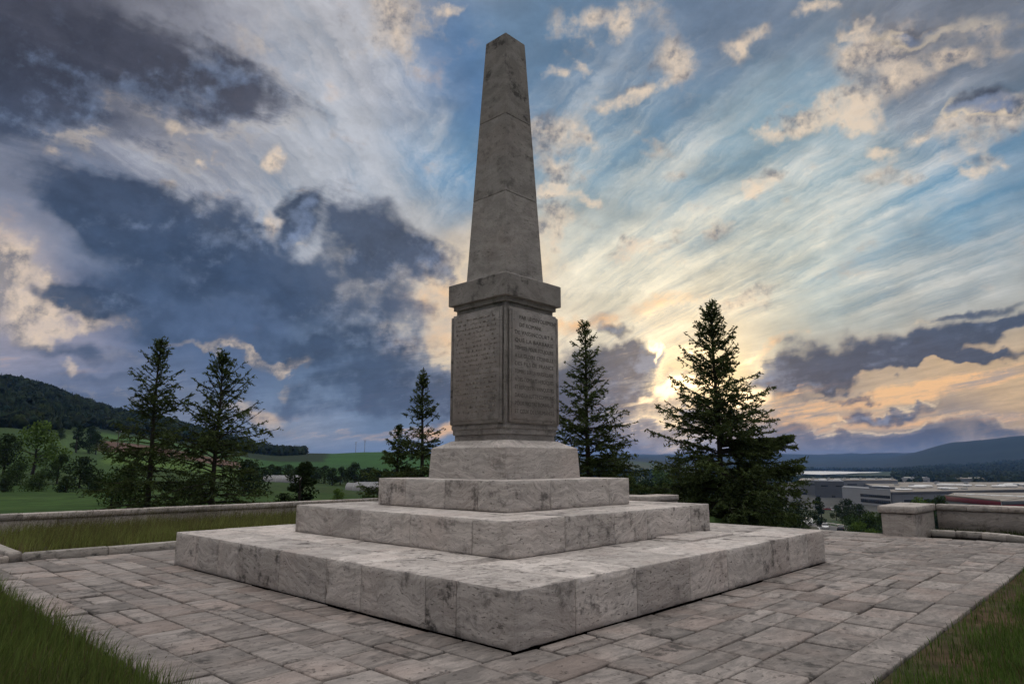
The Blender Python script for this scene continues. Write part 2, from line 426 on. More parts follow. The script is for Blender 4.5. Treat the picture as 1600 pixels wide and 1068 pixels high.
    dcol = t.mix(t.ss(t.m('ADD', t.m('MULTIPLY_ADD', dl_, .9, -.15), t.m('ADD', t.m('MULTIPLY', relief, -.5), t.m('MULTIPLY', t.m('SUBTRACT', .5, mot), 1.6))), -.16, .50), dcol, (0.1746, 0.2307, 0.3515))
    dcol = t.vm('SCALE', dcol, t.ss(t.m('ADD', mot, t.m('MULTIPLY', t.m('SUBTRACT', n3, .5), .5)), .25, .75, .78, 1.28))
    c = t.mix(t.m('MULTIPLY', da, .92), c, dcol)
    rim = t.m('MULTIPLY', t.m('MULTIPLY', t.ss(dn, .06, .25), t.ss(dn, .55, .25)), t.ss(dl_, .0, .4))
    c = t.mix(t.m('MULTIPLY', rim, t.m('MULTIPLY_ADD', nr, .6, .25)), c, (0.956, 0.7605, 0.491))
    c = t.mix(t.m('MULTIPLY', ga, t.ss(nr, .78, .99)), c, gcol)
    sd = t.vm('DOT_PRODUCT', d, (sin(R(SUN_AZ))*cos(R(SUN_EL)), cos(R(SUN_AZ))*cos(R(SUN_EL)), sin(R(SUN_EL))))
    halo = t.ss(sd, cos(R(9)), 1.)
    c = t.vm('ADD', c, t.vm('SCALE', (.30, .20, .085), t.m('MULTIPLY', halo, t.ss(da, 1., .2, .35, 1.))))
    # evening air over the horizon
    gm = t.node('ShaderNodeGamma'); t.put(gm.inputs[0], c); gm.inputs[1].default_value = 1.16
    hs = t.node('ShaderNodeHueSaturation'); hs.inputs['Saturation'].default_value = .94; hs.inputs['Value'].default_value = 1.13; t.put(hs.inputs['Color'], gm.outputs[0])
    c = t.mix(front_, c, hs.outputs[0])
    c_out = t.mix(t.ss(el, 2.6, .0, 0., .5), c, t.mix(t.ss(az, -25., 5.), (0.2874, 0.314, 0.3916), (0.117, 0.1746, 0.2961)))
    t.l.new(c_out, em.inputs[0])
    m.cycles.emission_sampling = 'NONE'
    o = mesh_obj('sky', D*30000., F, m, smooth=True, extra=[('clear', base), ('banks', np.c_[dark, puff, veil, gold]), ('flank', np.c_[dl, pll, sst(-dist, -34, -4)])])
    o['kind'] = 'structure'
build_sky()

# ------------------------------------------------------------------ tagging
def tag(o, label=None, cat=None, group=None, kind=None):
    if label: o['label'] = label
    if cat: o['category'] = cat
    if group: o['group'] = group
    if kind: o['kind'] = kind
    return o
def empty(name, loc=(0, 0, 0), rz=0., label=None, cat=None, group=None):
    o = bpy.data.objects.new(name, None); col.objects.link(o)
    o.location = loc; o.rotation_euler = (0, 0, rz); o.empty_display_size = .3
    return tag(o, label, cat, group)

# ------------------------------------------------------------------ materials
def new_mat(name):
    m = bpy.data.materials.new(name); m.use_nodes = True
    t = NT(m.node_tree); b = t.n['Principled BSDF']
    b.inputs['Roughness'].default_value = .8
    b.inputs['Specular IOR Level'].default_value = .25
    return m, t, b
def bump(t, b, h, dist=.01, strength=1.):
    n = t.node('ShaderNodeBump'); n.inputs['Distance'].default_value = dist; n.inputs['Strength'].default_value = strength
    t.put(n.inputs['Height'], h); t.l.new(n.outputs[0], b.inputs['Normal'])
def travertine(name, light, dark, stain=.5, bed=(1., 1., 7.), rough=.78, pits=1., vein=.55, pink=.3, var=.52):
    """banded weathered travertine; 'tone' on the vertices gives every block its own shade, offset and staining"""
    m, t, b = new_mat(name)
    pos = t.node('ShaderNodeTexCoord').outputs['Object']
    a = t.attr('tone'); tr, tg, tb = t.sep(a.outputs['Vector'])
    seed = t.comb(t.m('MULTIPLY', tg, 31.7), t.m('MULTIPLY', tg, 17.3), t.m('MULTIPLY', tg, 57.1))
    p = t.vm('ADD', pos, seed)
    wv = t.vm('SUBTRACT', t.noise(p, 1.6, 3., .5, color=True), (.5, .5, .5))
    tilt = t.vm('MULTIPLY_ADD', t.comb(0., 0., t.m('MULTIPLY', t.m('SUBTRACT', tg, .5), .5)), t.vm('ADD', t.comb(0, 0, t.sep(pos)[0]), t.comb(0, 0, t.sep(pos)[1])), p)
    pv = t.vm('MULTIPLY', t.vm('MULTIPLY_ADD', wv, (.5, .5, .55), tilt), bed)
    v1 = t.noise(pv, 2.6, 6., .62)
    v2 = t.noise(pv, 9., 4., .6)
    grain = t.noise(p, 60., 4., .65)
    c = t.mix(t.ss(v1, .36, .66), dark, light)
    c = t.mix(t.m('MULTIPLY', t.ss(v2, .52, .72), vein), c, tuple(x*.62 for x in dark))
    c = t.mix(t.m('MULTIPLY', t.ss(t.noise(p, .9, 3.), .45, .7), pink), c, (light[0]*1.02, light[1]*.86, light[2]*.80))
    # weathering crust and dark lichen with shapes of their own
    s1 = t.noise(t.vm('MULTIPLY', p, (1, 1, 1.5)), 2.6, 9., .70)
    s2 = t.noise(t.vm('MULTIPLY', p, (1., 1., .35)), 7., 6., .7)
    st = t.m('MULTIPLY', t.ss(t.m('MULTIPLY_ADD', s2, .45, s1), .74, .92), t.m('MULTIPLY_ADD', tb, .9, stain), clamp=True)
    c = t.mix(t.m('MULTIPLY', st, .82), c, (.048, .044, .041))
    drip = t.ss(t.noise(t.vm('MULTIPLY', p, (9, 9, .55)), 1.3, 6., .66), .56, .74)
    c = t.mix(t.m('MULTIPLY', drip, t.m('MULTIPLY', stain, .42)), c, (.10, .095, .09))
    c = t.vm('SCALE', c, t.m('MULTIPLY_ADD', tr, var, .98-var*.5))
    c = t.vm('SCALE', c, t.ss(grain, .2, .8, .86, 1.12))
    pit = t.ss(t.noise(t.vm('MULTIPLY', p, (1., 1., 3.4)), 15., 4., .62), .61, .68)
    c = t.mix(t.m('MULTIPLY', pit, .62*pits), c, (.06, .052, .046))
    t.l.new(c, b.inputs['Base Color'])
    b.inputs['Roughness'].default_value = rough
    bump(t, b, t.m('ADD', t.m('MULTIPLY', grain, .3), t.m('SUBTRACT', t.m('MULTIPLY', v1, .5), t.m('MULTIPLY', pit, .8))), .010, .9)
    return m
MAT = {}
MAT['step'] = travertine('weathered_travertine', (.58, .535, .50), (.40, .365, .34), .43, pink=.18, vein=.85, var=.34, bed=(.8, .8, 7.))
MAT['shaft'] = travertine('grey_travertine', (.335, .312, .292), (.238, .220, .206), .34, bed=(1., 1., 2.2), vein=.3, pink=.25)
MAT['pave'] = travertine('paving_travertine', (.305, .272, .250), (.190, .172, .160), .62, bed=(1.2, 5., 1.), vein=.5, pink=.42)
MAT['wall'] = travertine('wall_limestone', (.46, .42, .385), (.33, .30, .275), .55, vein=.4)
MAT['kerb'] = travertine('kerb_stone', (.46, .43, .39), (.36, .33, .30), .45)
def flat_mat(name, c, rough=.8, var=.25, scale=8., spec=.25, metal=0.):
    m, t, b = new_mat(name)
    p = t.node('ShaderNodeTexCoord').outputs['Object']
    n = t.noise(p, scale, 6., .6)
    t.l.new(t.vm('SCALE', c, t.ss(n, .25, .75, 1-var, 1+var)), b.inputs['Base Color'])
    b.inputs['Roughness'].default_value = rough; b.inputs['Specular IOR Level'].default_value = spec; b.inputs['Metallic'].default_value = metal
    return m
MAT['letters'] = flat_mat('carved_letters', (.10, .09, .082), .9, .5, 30.)
MAT['worn_letters'] = flat_mat('worn_letters', (.235, .205, .18), .9, .45, 18.)
def tone_mat(name, rough=.9, scale=3., var=.3, spec=.1, trans=0.):
    """colour from the 'tone' of the vertices, broken up with noise"""
    m, t, b = new_mat(name)
    p = t.node('ShaderNodeNewGeometry').outputs['Position']
    n = t.noise(p, scale, 6., .65)
    c = t.vm('SCALE', t.attr('tone').outputs['Color'], t.ss(n, .25, .75, 1-var, 1+var))
    t.l.new(c, b.inputs['Base Color']); b.inputs['Roughness'].default_value = rough; b.inputs['Specular IOR Level'].default_value = spec
    if trans:
        tr = t.node('ShaderNodeBsdfTranslucent'); t.l.new(t.vm('MULTIPLY', c, (1.25, 1.2, .7)), tr.inputs[0])
        mx = t.node('ShaderNodeMixShader'); mx.inputs[0].default_value = trans
        o = t.n['Material Output']
        t.l.new(b.outputs[0], mx.inputs[1]); t.l.new(tr.outputs[0], mx.inputs[2]); t.l.new(mx.outputs[0], o.inputs[0])
    return m
MAT['ground'] = tone_mat('ground_cover', .95, .9, .45)
MAT['grass'] = tone_mat('grass_blades', .8, 1.2, .35, .12, .35)
MAT['needles'] = tone_mat('conifer_needles', .85, 1.5, .35, .12, .25)
MAT['leaves'] = tone_mat('tree_leaves', .85, .5, .35, .12, .25)
MAT['bark'] = flat_mat('bark', (.038, .032, .026), .95, .4, 14.)

# ------------------------------------------------------------------ block builder
class Acc:
    def __init__(s): s.v = []; s.q = []; s.t = []; s.c = []
    def block(s, x0, x1, y0, y1, z0, z1, ch=.01, tone=None, jit=0., fn=None):
        tone = tone or (rnd.random(), rnd.random(), rnd.random()**2)
        b = len(s.v); lo = (x0, y0, z0); hi = (x1, y1, z1); idx = {}
        for sx in (0, 1):
            for sy in (0, 1):
                for sz in (0, 1):
                    sg = (sx, sy, sz); co = [hi[k] if sg[k] else lo[k] for k in range(3)]
                    c = [ch*(.6+.9*rnd.random()) for _ in range(3)]
                    for ax in range(3):
                        p = list(co)
                        for k in range(3):
                            if k != ax: p[k] += (-c[k] if sg[k] else c[k])
                        if jit: p = [q+rnd.uniform(-jit, jit) for q in p]
                        if fn: p = fn(p)
                        idx[sg+(ax,)] = len(s.v); s.v.append(p); s.c.append(tone)
        for ax in range(3):
            o = [k for k in range(3) if k != ax]
            for s0 in (0, 1):
                f = []
                for (i, j) in ((0, 0), (1, 0), (1, 1), (0, 1)):
                    sg = [0, 0, 0]; sg[ax] = s0; sg[o[0]] = i; sg[o[1]] = j
                    f.append(idx[tuple(sg)+(ax,)])
                flip = (s0 == 0) != (ax == 1)
                s.q.append(f[::-1] if flip else f)
        for ax in range(3):                                   # chamfers along the edges
            o = [k for k in range(3) if k != ax]
            for i in (0, 1):
                for j in (0, 1):
                    f = []
                    for (e, nn) in ((0, o[0]), (1, o[0]), (1, o[1]), (0, o[1])):
                        sg = [0, 0, 0]; sg[ax] = e; sg[o[0]] = i; sg[o[1]] = j
                        f.append(idx[tuple(sg)+(nn,)])
                    s.q.append(f)
        for sg in [(i, j, k) for i in (0, 1) for j in (0, 1) for k in (0, 1)]:
            s.t.append([idx[sg+(0,)], idx[sg+(1,)], idx[sg+(2,)]])
    def rings(s, prof, tone=None, ox=0., oy=0.):
        """square profile turned round the vertical axis: prof = [(half, z), ...]; every wall face has its own vertices"""
        for k, ((h0, z0), (h1, z1)) in enumerate(zip(prof[:-1], prof[1:])):
            tn = tone[k] if isinstance(tone, list) else (tone or (.5, .5, .3))
            for (ax, ay), (bx, by) in (((-1, -1), (1, -1)), ((1, -1), (1, 1)), ((1, 1), (-1, 1)), ((-1, 1), (-1, -1))):
                b = len(s.v)
                s.v += [(ox+ax*h0, oy+ay*h0, z0), (ox+bx*h0, oy+by*h0, z0), (ox+bx*h1, oy+by*h1, z1), (ox+ax*h1, oy+ay*h1, z1)]
                s.c += [tn]*4; s.q.append([b, b+1, b+2, b+3])
        h, z = prof[-1]; b = len(s.v)
        s.v += [(ox-h, oy-h, z), (ox+h, oy-h, z), (ox+h, oy+h, z), (ox-h, oy+h, z)]; s.c += [tn]*4; s.q.append([b, b+1, b+2, b+3])
    def quad(s, pts, tone=(.5, .5, .3)):
        b = len(s.v); s.v += [tuple(p) for p in pts]; s.c += [tone]*4; s.q.append([b, b+1, b+2, b+3])
    def build(s, name, mat, parent=None, smooth=False, fix=True):
        o = mesh_obj(name, np.array(s.v), [np.array(s.q, np.int32).reshape(-1, 4), np.array(s.t, np.int32).reshape(-1, 3)], mat, parent, np.array(s.c), smooth)
        if fix:
            import bmesh
            bm = bmesh.new(); bm.from_mesh(o.data); bmesh.ops.recalc_face_normals(bm, faces=bm.faces); bm.to_mesh(o.data); bm.free()
        return o
def weather(o, step=.10, amp=.003, chip=.018, freq=7., passes=4):
    """cuts the blocks' faces finer, makes them a little uneven and knocks chips out of their edges"""
    import bmesh
    bm = bmesh.new(); bm.from_mesh(o.data)
    for _ in range(passes):
        es = [e for e in bm.edges if e.calc_length() > step]
        if not es: break
        bmesh.ops.subdivide_edges(bm, edges=es, cuts=1, use_grid_fill=True)
    bm.normal_update(); bm.verts.ensure_lookup_table()
    P = np.array([v.co[:] for v in bm.verts]); N = np.array([v.normal[:] for v in bm.verts])
    q = fbm(P*freq, 3, .6); c = fbm(P*freq*.55+31, 4, .65)
    sharp = np.array([max([e.calc_face_angle(0.) for e in v.link_edges] or [0.]) > .5 for v in bm.verts])
    d = q*amp-sharp*np.clip(c-.30, 0, .6)*chip*2.6
    P = P+N*d[:, None]
    for v, p in zip(bm.verts, P): v.co = p
    bm.to_mesh(o.data); bm.free(); return o
def cuts(a, b, lo, hi):
    p = [a]
    while b-p[-1] > hi*1.25: p.append(p[-1]+rnd.uniform(lo, hi))
    if b-p[-1] > 1e-6: p.append(b)
    return p

# ------------------------------------------------------------------ the hill, the valley and the far ridges: one sheet
MX, MY, TH = -.117, 10.848, R(1.597+45)
E1 = np.array([cos(TH), sin(TH)]); E2 = np.array([-sin(TH), cos(TH)])
def to_world(a, b): return (MX+a*E1[0]+b*E2[0], MY+a*E1[1]+b*E2[1])
def to_local(x, y): return ((x-MX)*E1[0]+(y-MY)*E1[1], (x-MX)*E2[0]+(y-MY)*E2[1])
DK = np.log([22, 40, 70, 120, 200, 320, 480, 700, 950, 1300, 2000, 3500, 5500, 9000, 14500])
PROF = [
 (-180, [-.5, -1, -2, -4, -6, -8, -9, -8, -5, 0, 10, 20, 30, 40, 40]),
 (-100, [-.5, -1, -2, -4, -5, 0, 12, 40, 90, 110, 120, 120, 120, 100, 80]),
 (-60,  [-.5, -.8, -1.4, -2, 0, 12, 32, 80, 135, 125, 110, 90, 80, 70, 60]),
 (-36.8,[-.5, -.9, -1.5, -2.2, -.4, 7.5, 22, 52, 93, 80, 60, 40, 40, 40, 30]),
 (-29.3,[-.5, -.95, -1.6, -2.3, -1.3, 4.5, 14, 34, 58, 46, 30, 30, 40, 40, 30]),
 (-18.8,[-.6, -1.1, -2.1, -3.1, -3.6, -3.8, -.9, 9.5, 17, 10, 10, 20, 40, 60, 60]),
 (-10.6,[-.6, -1.3, -2.5, -4.1, -5.6, -5.6, -1.8, 14, 13, 5, 5, 20, 50, 110, 100]),
 (0,    [-.8, -2, -4, -7, -10, -10, -6, 3, 5, 0, 0, 20, 50, 110, 160]),
 (9.5,  [-1.0, -3.5, -6, -10, -16, -20, -22, -22, -20, -15, 2, 22, 46, 110, 190]),
 (13.6, [-1.2, -4.2, -7, -11, -16, -21, -24, -25, -25, -24, -24, 0, 37, 105, 190]),
 (22.3, [-1.3, -4.5, -7.5, -11, -16.5, -22, -25, -26, -26, -26.5, -29, -27, 12, 118, 100]),
 (28.4, [-1.3, -4.5, -7.5, -11, -16.5, -22, -25, -26, -26, -26.5, -28.5, -26, 22, 118, 100]),
 (33.2, [-1.3, -4.5, -7.5, -11, -16.5, -22, -25, -26, -26, -26, -26, -10, 152, 110, 100]),
 (36.8, [-1.3, -4.5, -7.5, -11, -16.5, -22, -25, -26, -26, -26, -26, 6, 188, 120, 100]),
 (60,   [-1.3, -4.5, -7.5, -11, -16.5, -22, -25, -26, -26, -26, -24, 30, 240, 160, 100]),
 (100,  [-1, -3, -5, -9, -14, -18, -20, -20, -20, -16, -10, 20, 120, 140, 100]),
 (180,  [-.5, -1, -2, -4, -6, -8, -9, -8, -5, 0, 10, 20, 30, 40, 40])]
PA = np.array([p[0] for p in PROF], float); PZ = np.array([p[1] for p in PROF], float)
def terrain_z(x, y):
    x = np.atleast_1d(np.asarray(x, float)); y = np.atleast_1d(np.asarray(y, float))
    az = np.degrees(np.arctan2(x, y)); d = np.hypot(x, y)
    j = np.clip(np.searchsorted(PA, az)-1, 0, len(PA)-2); f = (az-PA[j])/(PA[j+1]-PA[j]); f = f*f*(3-2*f)*.6+f*.4
    ld = np.log(np.maximum(d, 22)); k = np.clip(np.searchsorted(DK, ld)-1, 0, len(DK)-2); g = np.clip((ld-DK[k])/(DK[k+1]-DK[k]), 0, 1); g = g*g*(3-2*g)*.5+g*.5
    z = (PZ[j, k]*(1-f)+PZ[j+1, k]*f)*(1-g)+(PZ[j, k+1]*(1-f)+PZ[j+1, k+1]*f)*g
    n = fbm(np.c_[x/420, y/420, 0*x], 4, .5)
    z = z+n*np.clip((d-2500)/3500, 0, 1)*np.where(az > -5, 34, 20)*np.clip(d/5000, 0, 1.4)
    z = z+fbm(np.c_[x/60, y/60, 0*x+3], 3, .5)*np.clip((d-60)/200, 0, 1)*np.where((d > 600) & (az > 10) & (d < 2600), .15, 1.0)
    a, b = to_local(x, y)
    a = np.where((np.abs(b) < 3.3) & (a > 8.2), a+2.4, a)
    edge = np.maximum(np.abs(a), np.abs(b))-11.2
    w_ = sst(edge, 0, 12)
    return np.where(edge <= 0, -.07, -.07*(1-w_)+z*w_)
def ground_at(x, y): return float(terrain_z(x, y)[0])
def polar(az, d):
    return d*sin(R(az)), d*cos(R(az))

def build_ground():
    az = np.concatenate([np.arange(-180, -62, 3.), np.arange(-62, 62, .33), np.arange(62, 180, 3.)])
    rr = np.concatenate([[.5, 4, 8, 12], np.geomspace(14, 14600, 250)])
    Aa, Rr = np.meshgrid(az, rr); A, Rd = Aa.ravel(), Rr.ravel()
    x, y = Rd*np.sin(np.radians(A)), Rd*np.cos(np.radians(A))
    z = terrain_z(x, y)
    n = len(az); i = np.arange(len(rr)-1)[:, None]*n; j = np.arange(n)[None]
    F = np.stack([i+j, i+(j+1) % n, i+n+(j+1) % n, i+n+j], -1).reshape(-1, 4)
    V = np.c_[x, y, z]
    q = fbm(np.c_[x/90, y/90, 0*x], 4, .55); q2 = fbm(np.c_[x/14, y/14, 0*x+9], 3)
    c = np.empty((len(x), 3)); c[:] = (.034, .060, .018)
    def blend(mask, colr): c[:] = c*(1-mask[:, None])+np.array(colr)*mask[:, None]
    az_ = A+q*.8; d_ = Rd*(1+q*.03)
    def zone(a0, a1, d0, d1, s=.35): return sst(az_, a0-s, a0+s)*(1-sst(az_, a1-s, a1+s))*sst(d_, d0*.985, d0*1.015)*(1-sst(d_, d1*.985, d1*1.015))
    blend(zone(-70, -9, 24, 135), (.028, .060, .013))
    blend(zone(-70, -9, 24, 135)*sst(q2, .0, .5)*.5, (.050, .080, .022))
    blend(zone(-60, -29, 200, 420), (.032, .062, .018)); blend(zone(-34.6, -30.6, 330, 480), (.048, .085, .028))
    blend(zone(-30.8, -19.5, 250, 350), (.066, .115, .026))
    blend(zone(-31.2, -21.5, 360, 480), (.105, .066, .050))
    blend(zone(-31, -20, 500, 560), (.050, .10, .03))
    blend(zone(-20.5, -2, 345, 1300), (.030, .080, .022)); blend(zone(-20, -2, 345, 480)*.6, (.040, .095, .022))
    blend(zone(-40, -15, 560, 4000), (.018, .030, .014))
    blend(zone(4, 75, 60, 330), (.026, .048, .016))
    blend(zone(4, 75, 330, 2400), (.05, .062, .035)); blend(zone(18, 75, 440, 900), (.07, .072, .07))
    blend(zone(4, 75, 900, 5000)*sst(q, -.1, .3), (.028, .042, .024))
    blend(zone(-15, 75, 3000, 20000), (.012, .020, .016))
    q3 = fbm(np.c_[x/3.2, y/3.2, 0*x+5], 3, .6); c *= (1+.30*q2+.35*q3*np.clip(1.4-Rd/160, 0, 1)+.3*q)[:, None]
    la, lb = to_local(x, y); blend(((np.maximum(abs(la), abs(lb)) < 11.2)*1.), (.020, .018, .014))
    o = mesh_obj('ground', V, F, MAT['ground'], colors=c, smooth=True); tag(o, kind='structure')
    # the lake in the valley
    P = [(21.8, 2500), (22.6, 2180), (23.4, 2080), (24.3, 2010), (25.0, 2120), (25.9, 2190), (26.8, 2420), (27.6, 2480), (28.3, 2660), (28.0, 2820), (26.9, 2790), (25.6, 2960), (24.2, 3040), (22.9, 3000), (22.2, 2760)]
    pts = [polar(*p) for p in P]
    me = bpy.data.meshes.new('lake'); me.from_pydata([(px, py, -25.2) for px, py in pts], [], [list(range(len(pts)))][::1]); me.update()
    m, t, b = new_mat('lake_water'); b.inputs['Base Color'].default_value = (.82, .80, .76, 1); b.inputs['Metallic'].default_value = .75; b.inputs['Roughness'].default_value = .5; b.inputs['Specular IOR Level'].default_value = 1.0
    bump(t, b, t.noise(t.node('ShaderNodeNewGeometry').outputs['Position'], .3, 3.), .2, .3)
    me.materials.append(m); lk = bpy.data.objects.new('lake', me); col.objects.link(lk); tag(lk, kind='structure')
build_ground()

def local_place(o): o.location = (MX, MY, 0); o.rotation_euler = (0, 0, TH); return o

# ------------------------------------------------------------------ paving in courses parallel to the monument's sides
def build_paving():
    a = Acc(); S = 3.552
    def course(along, p0, p1, q0, q1, lo=.40, hi=.78, lift=0.):
        c = cuts(p0+rnd.uniform(-.3, 0), p1, lo, hi)
        for u0, u1 in zip(c[:-1], c[1:]):
            u0 = max(u0, p0)
            if u1-u0 < .05: continue
            g = rnd.choice((.006, .008, .011, .017)); dz = rnd.uniform(-.008, .007)+lift
            tone = (rnd.random(), rnd.random(), rnd.random()**2.5)
            tx, ty = rnd.uniform(-.006, .006), rnd.uniform(-.006, .006)
            if rnd.random() < .16 and q1-q0 > .3 and u1-u0 > .5:      # some slabs are split in two strips
                qm = q0+(q1-q0)*rnd.uniform(.4, .6); parts = [(q0, qm), (qm, q1)]
            else: parts = [(q0, q1)]
            for (v0, v1) in parts:
                tone = (rnd.random(), rnd.random(), rnd.random()**2.5)
                cx, cy = (u0+u1)/2, (v0+v1)/2
                def fn(p, cx=cx, cy=cy):
                    if along == 'A': return (p[0], p[1], p[2]+((p[0]-cx)*tx+(p[1]-cy)*ty if p[2] > -.03 else 0))
                    return (p[1], p[0], p[2]+((p[0]-cx)*tx+(p[1]-cy)*ty if p[2] > -.03 else 0))
                a.block(u0+g, u1-g, v0+g*.8, v1-g*.8, -.06, dz, .008, tone, .004, fn)
    # right side: courses along A, left side: courses along B
    q = [-5.55, -5.10, -4.68, -4.28, -3.92, -S-.01]
    for q0, q1 in zip(q[:-1], q[1:]): course('A', -5.47, 8.75, q0, q1)
    course('A', -7.6, 8.4, -5.90, -5.55, .7, 1.3, .006)                # edging by the right bed
    p = [-5.47, -5.02, -4.60, -4.22, -3.90, -S-.01]
    for p0, p1 in zip(p[:-1], p[1:]): course('B', -S, 5.62, p0, p1)
    course('B', -5.50, 5.62, -5.84, -5.47, .7, 1.3, .006)              # edging by the left bed
    # between the monument and the opening, and behind the monument
    for k in range(10):
        q0 = S+.01+k*.52; q1 = min(q0+.52, 8.78)
        if q1-q0 > .1: course('B', -5.55 if q0 < 8 else -3.6, 5.62, q0, q1)
    for k in range(4): course('A', -S, S, S+.01+k*.51, S+.01+(k+1)*.51)
    # the corner by the camera and the paths beyond the left bed
    for k in range(4): course('A', -10.5, -5.86, -5.92-k*.5-.5, -5.92-k*.5)
    for k in range(5): course('A', -10.5, -7.62, -8.0-k*.5-.5, -8.0-k*.5)
    for k in range(14): course('B', 5.64, 10.7, -5.30-(k+1)*.5, -5.30-k*.5, lift=.11)
    for k in range(10): course('B', 4.0, 5.62, -5.86-(k+1)*.5, -5.86-k*.5)
    o = local_place(weather(a.build('pavement', MAT['pave']), .24, .003, .022, 6., 3)); tag(o, kind='structure')
    # edge of the terrace at the opening
    e = Acc()
    for b0, b1 in zip(*(lambda c: (c[:-1], c[1:]))(cuts(-2.95, 2.95, .8, 1.2))): e.block(8.76, 9.0, b0, b1-.006, -.5, .0, .01)
    tag(local_place(e.build('terrace_edge', MAT['kerb'])), kind='structure')
    # kerbs round the back bed and the curved one at the right wall
    k = Acc()
    def kerb(pts, h=.12, w=.17, base=-.05):
        for (p0, p1) in zip(pts[:-1], pts[1:]):
            p0 = Vector(p0); p1 = Vector(p1); L = (p1-p0).length; d = (p1-p0).normalized(); nn = Vector((-d.y, d.x))
            for u0, u1 in zip(*(lambda c: (c[:-1], c[1:]))(cuts(0, L, .9, 1.4))):
                def fn(p): q = p0+d*p[0]+nn*p[1]; return (q.x, q.y, p[2])
                k.block(u0+.002, u1-.004, -w/2, w/2, base, h+rnd.uniform(-.006, .006), .018, None, .003, fn)
    kerb([(-5.05, 5.72), (10.5, 5.72)]); kerb([(-5.13, 5.80), (-5.13, 10.6)], .13, .19); kerb([(-12.4, 5.70), (-5.24, 5.70)], .10, .17)
    arc = [(9.62, -3.70), (9.72, -4.15), (9.68, -4.65), (9.48, -5.12), (9.15, -5.52), (8.7, -5.9), (8.4, -6.4), (8.3, -7.2), (8.3, -11)]
    kerb(arc, .10, .16)
    tag(local_place(k.build('kerb', MAT['kerb'])), kind='structure')
build_paving()

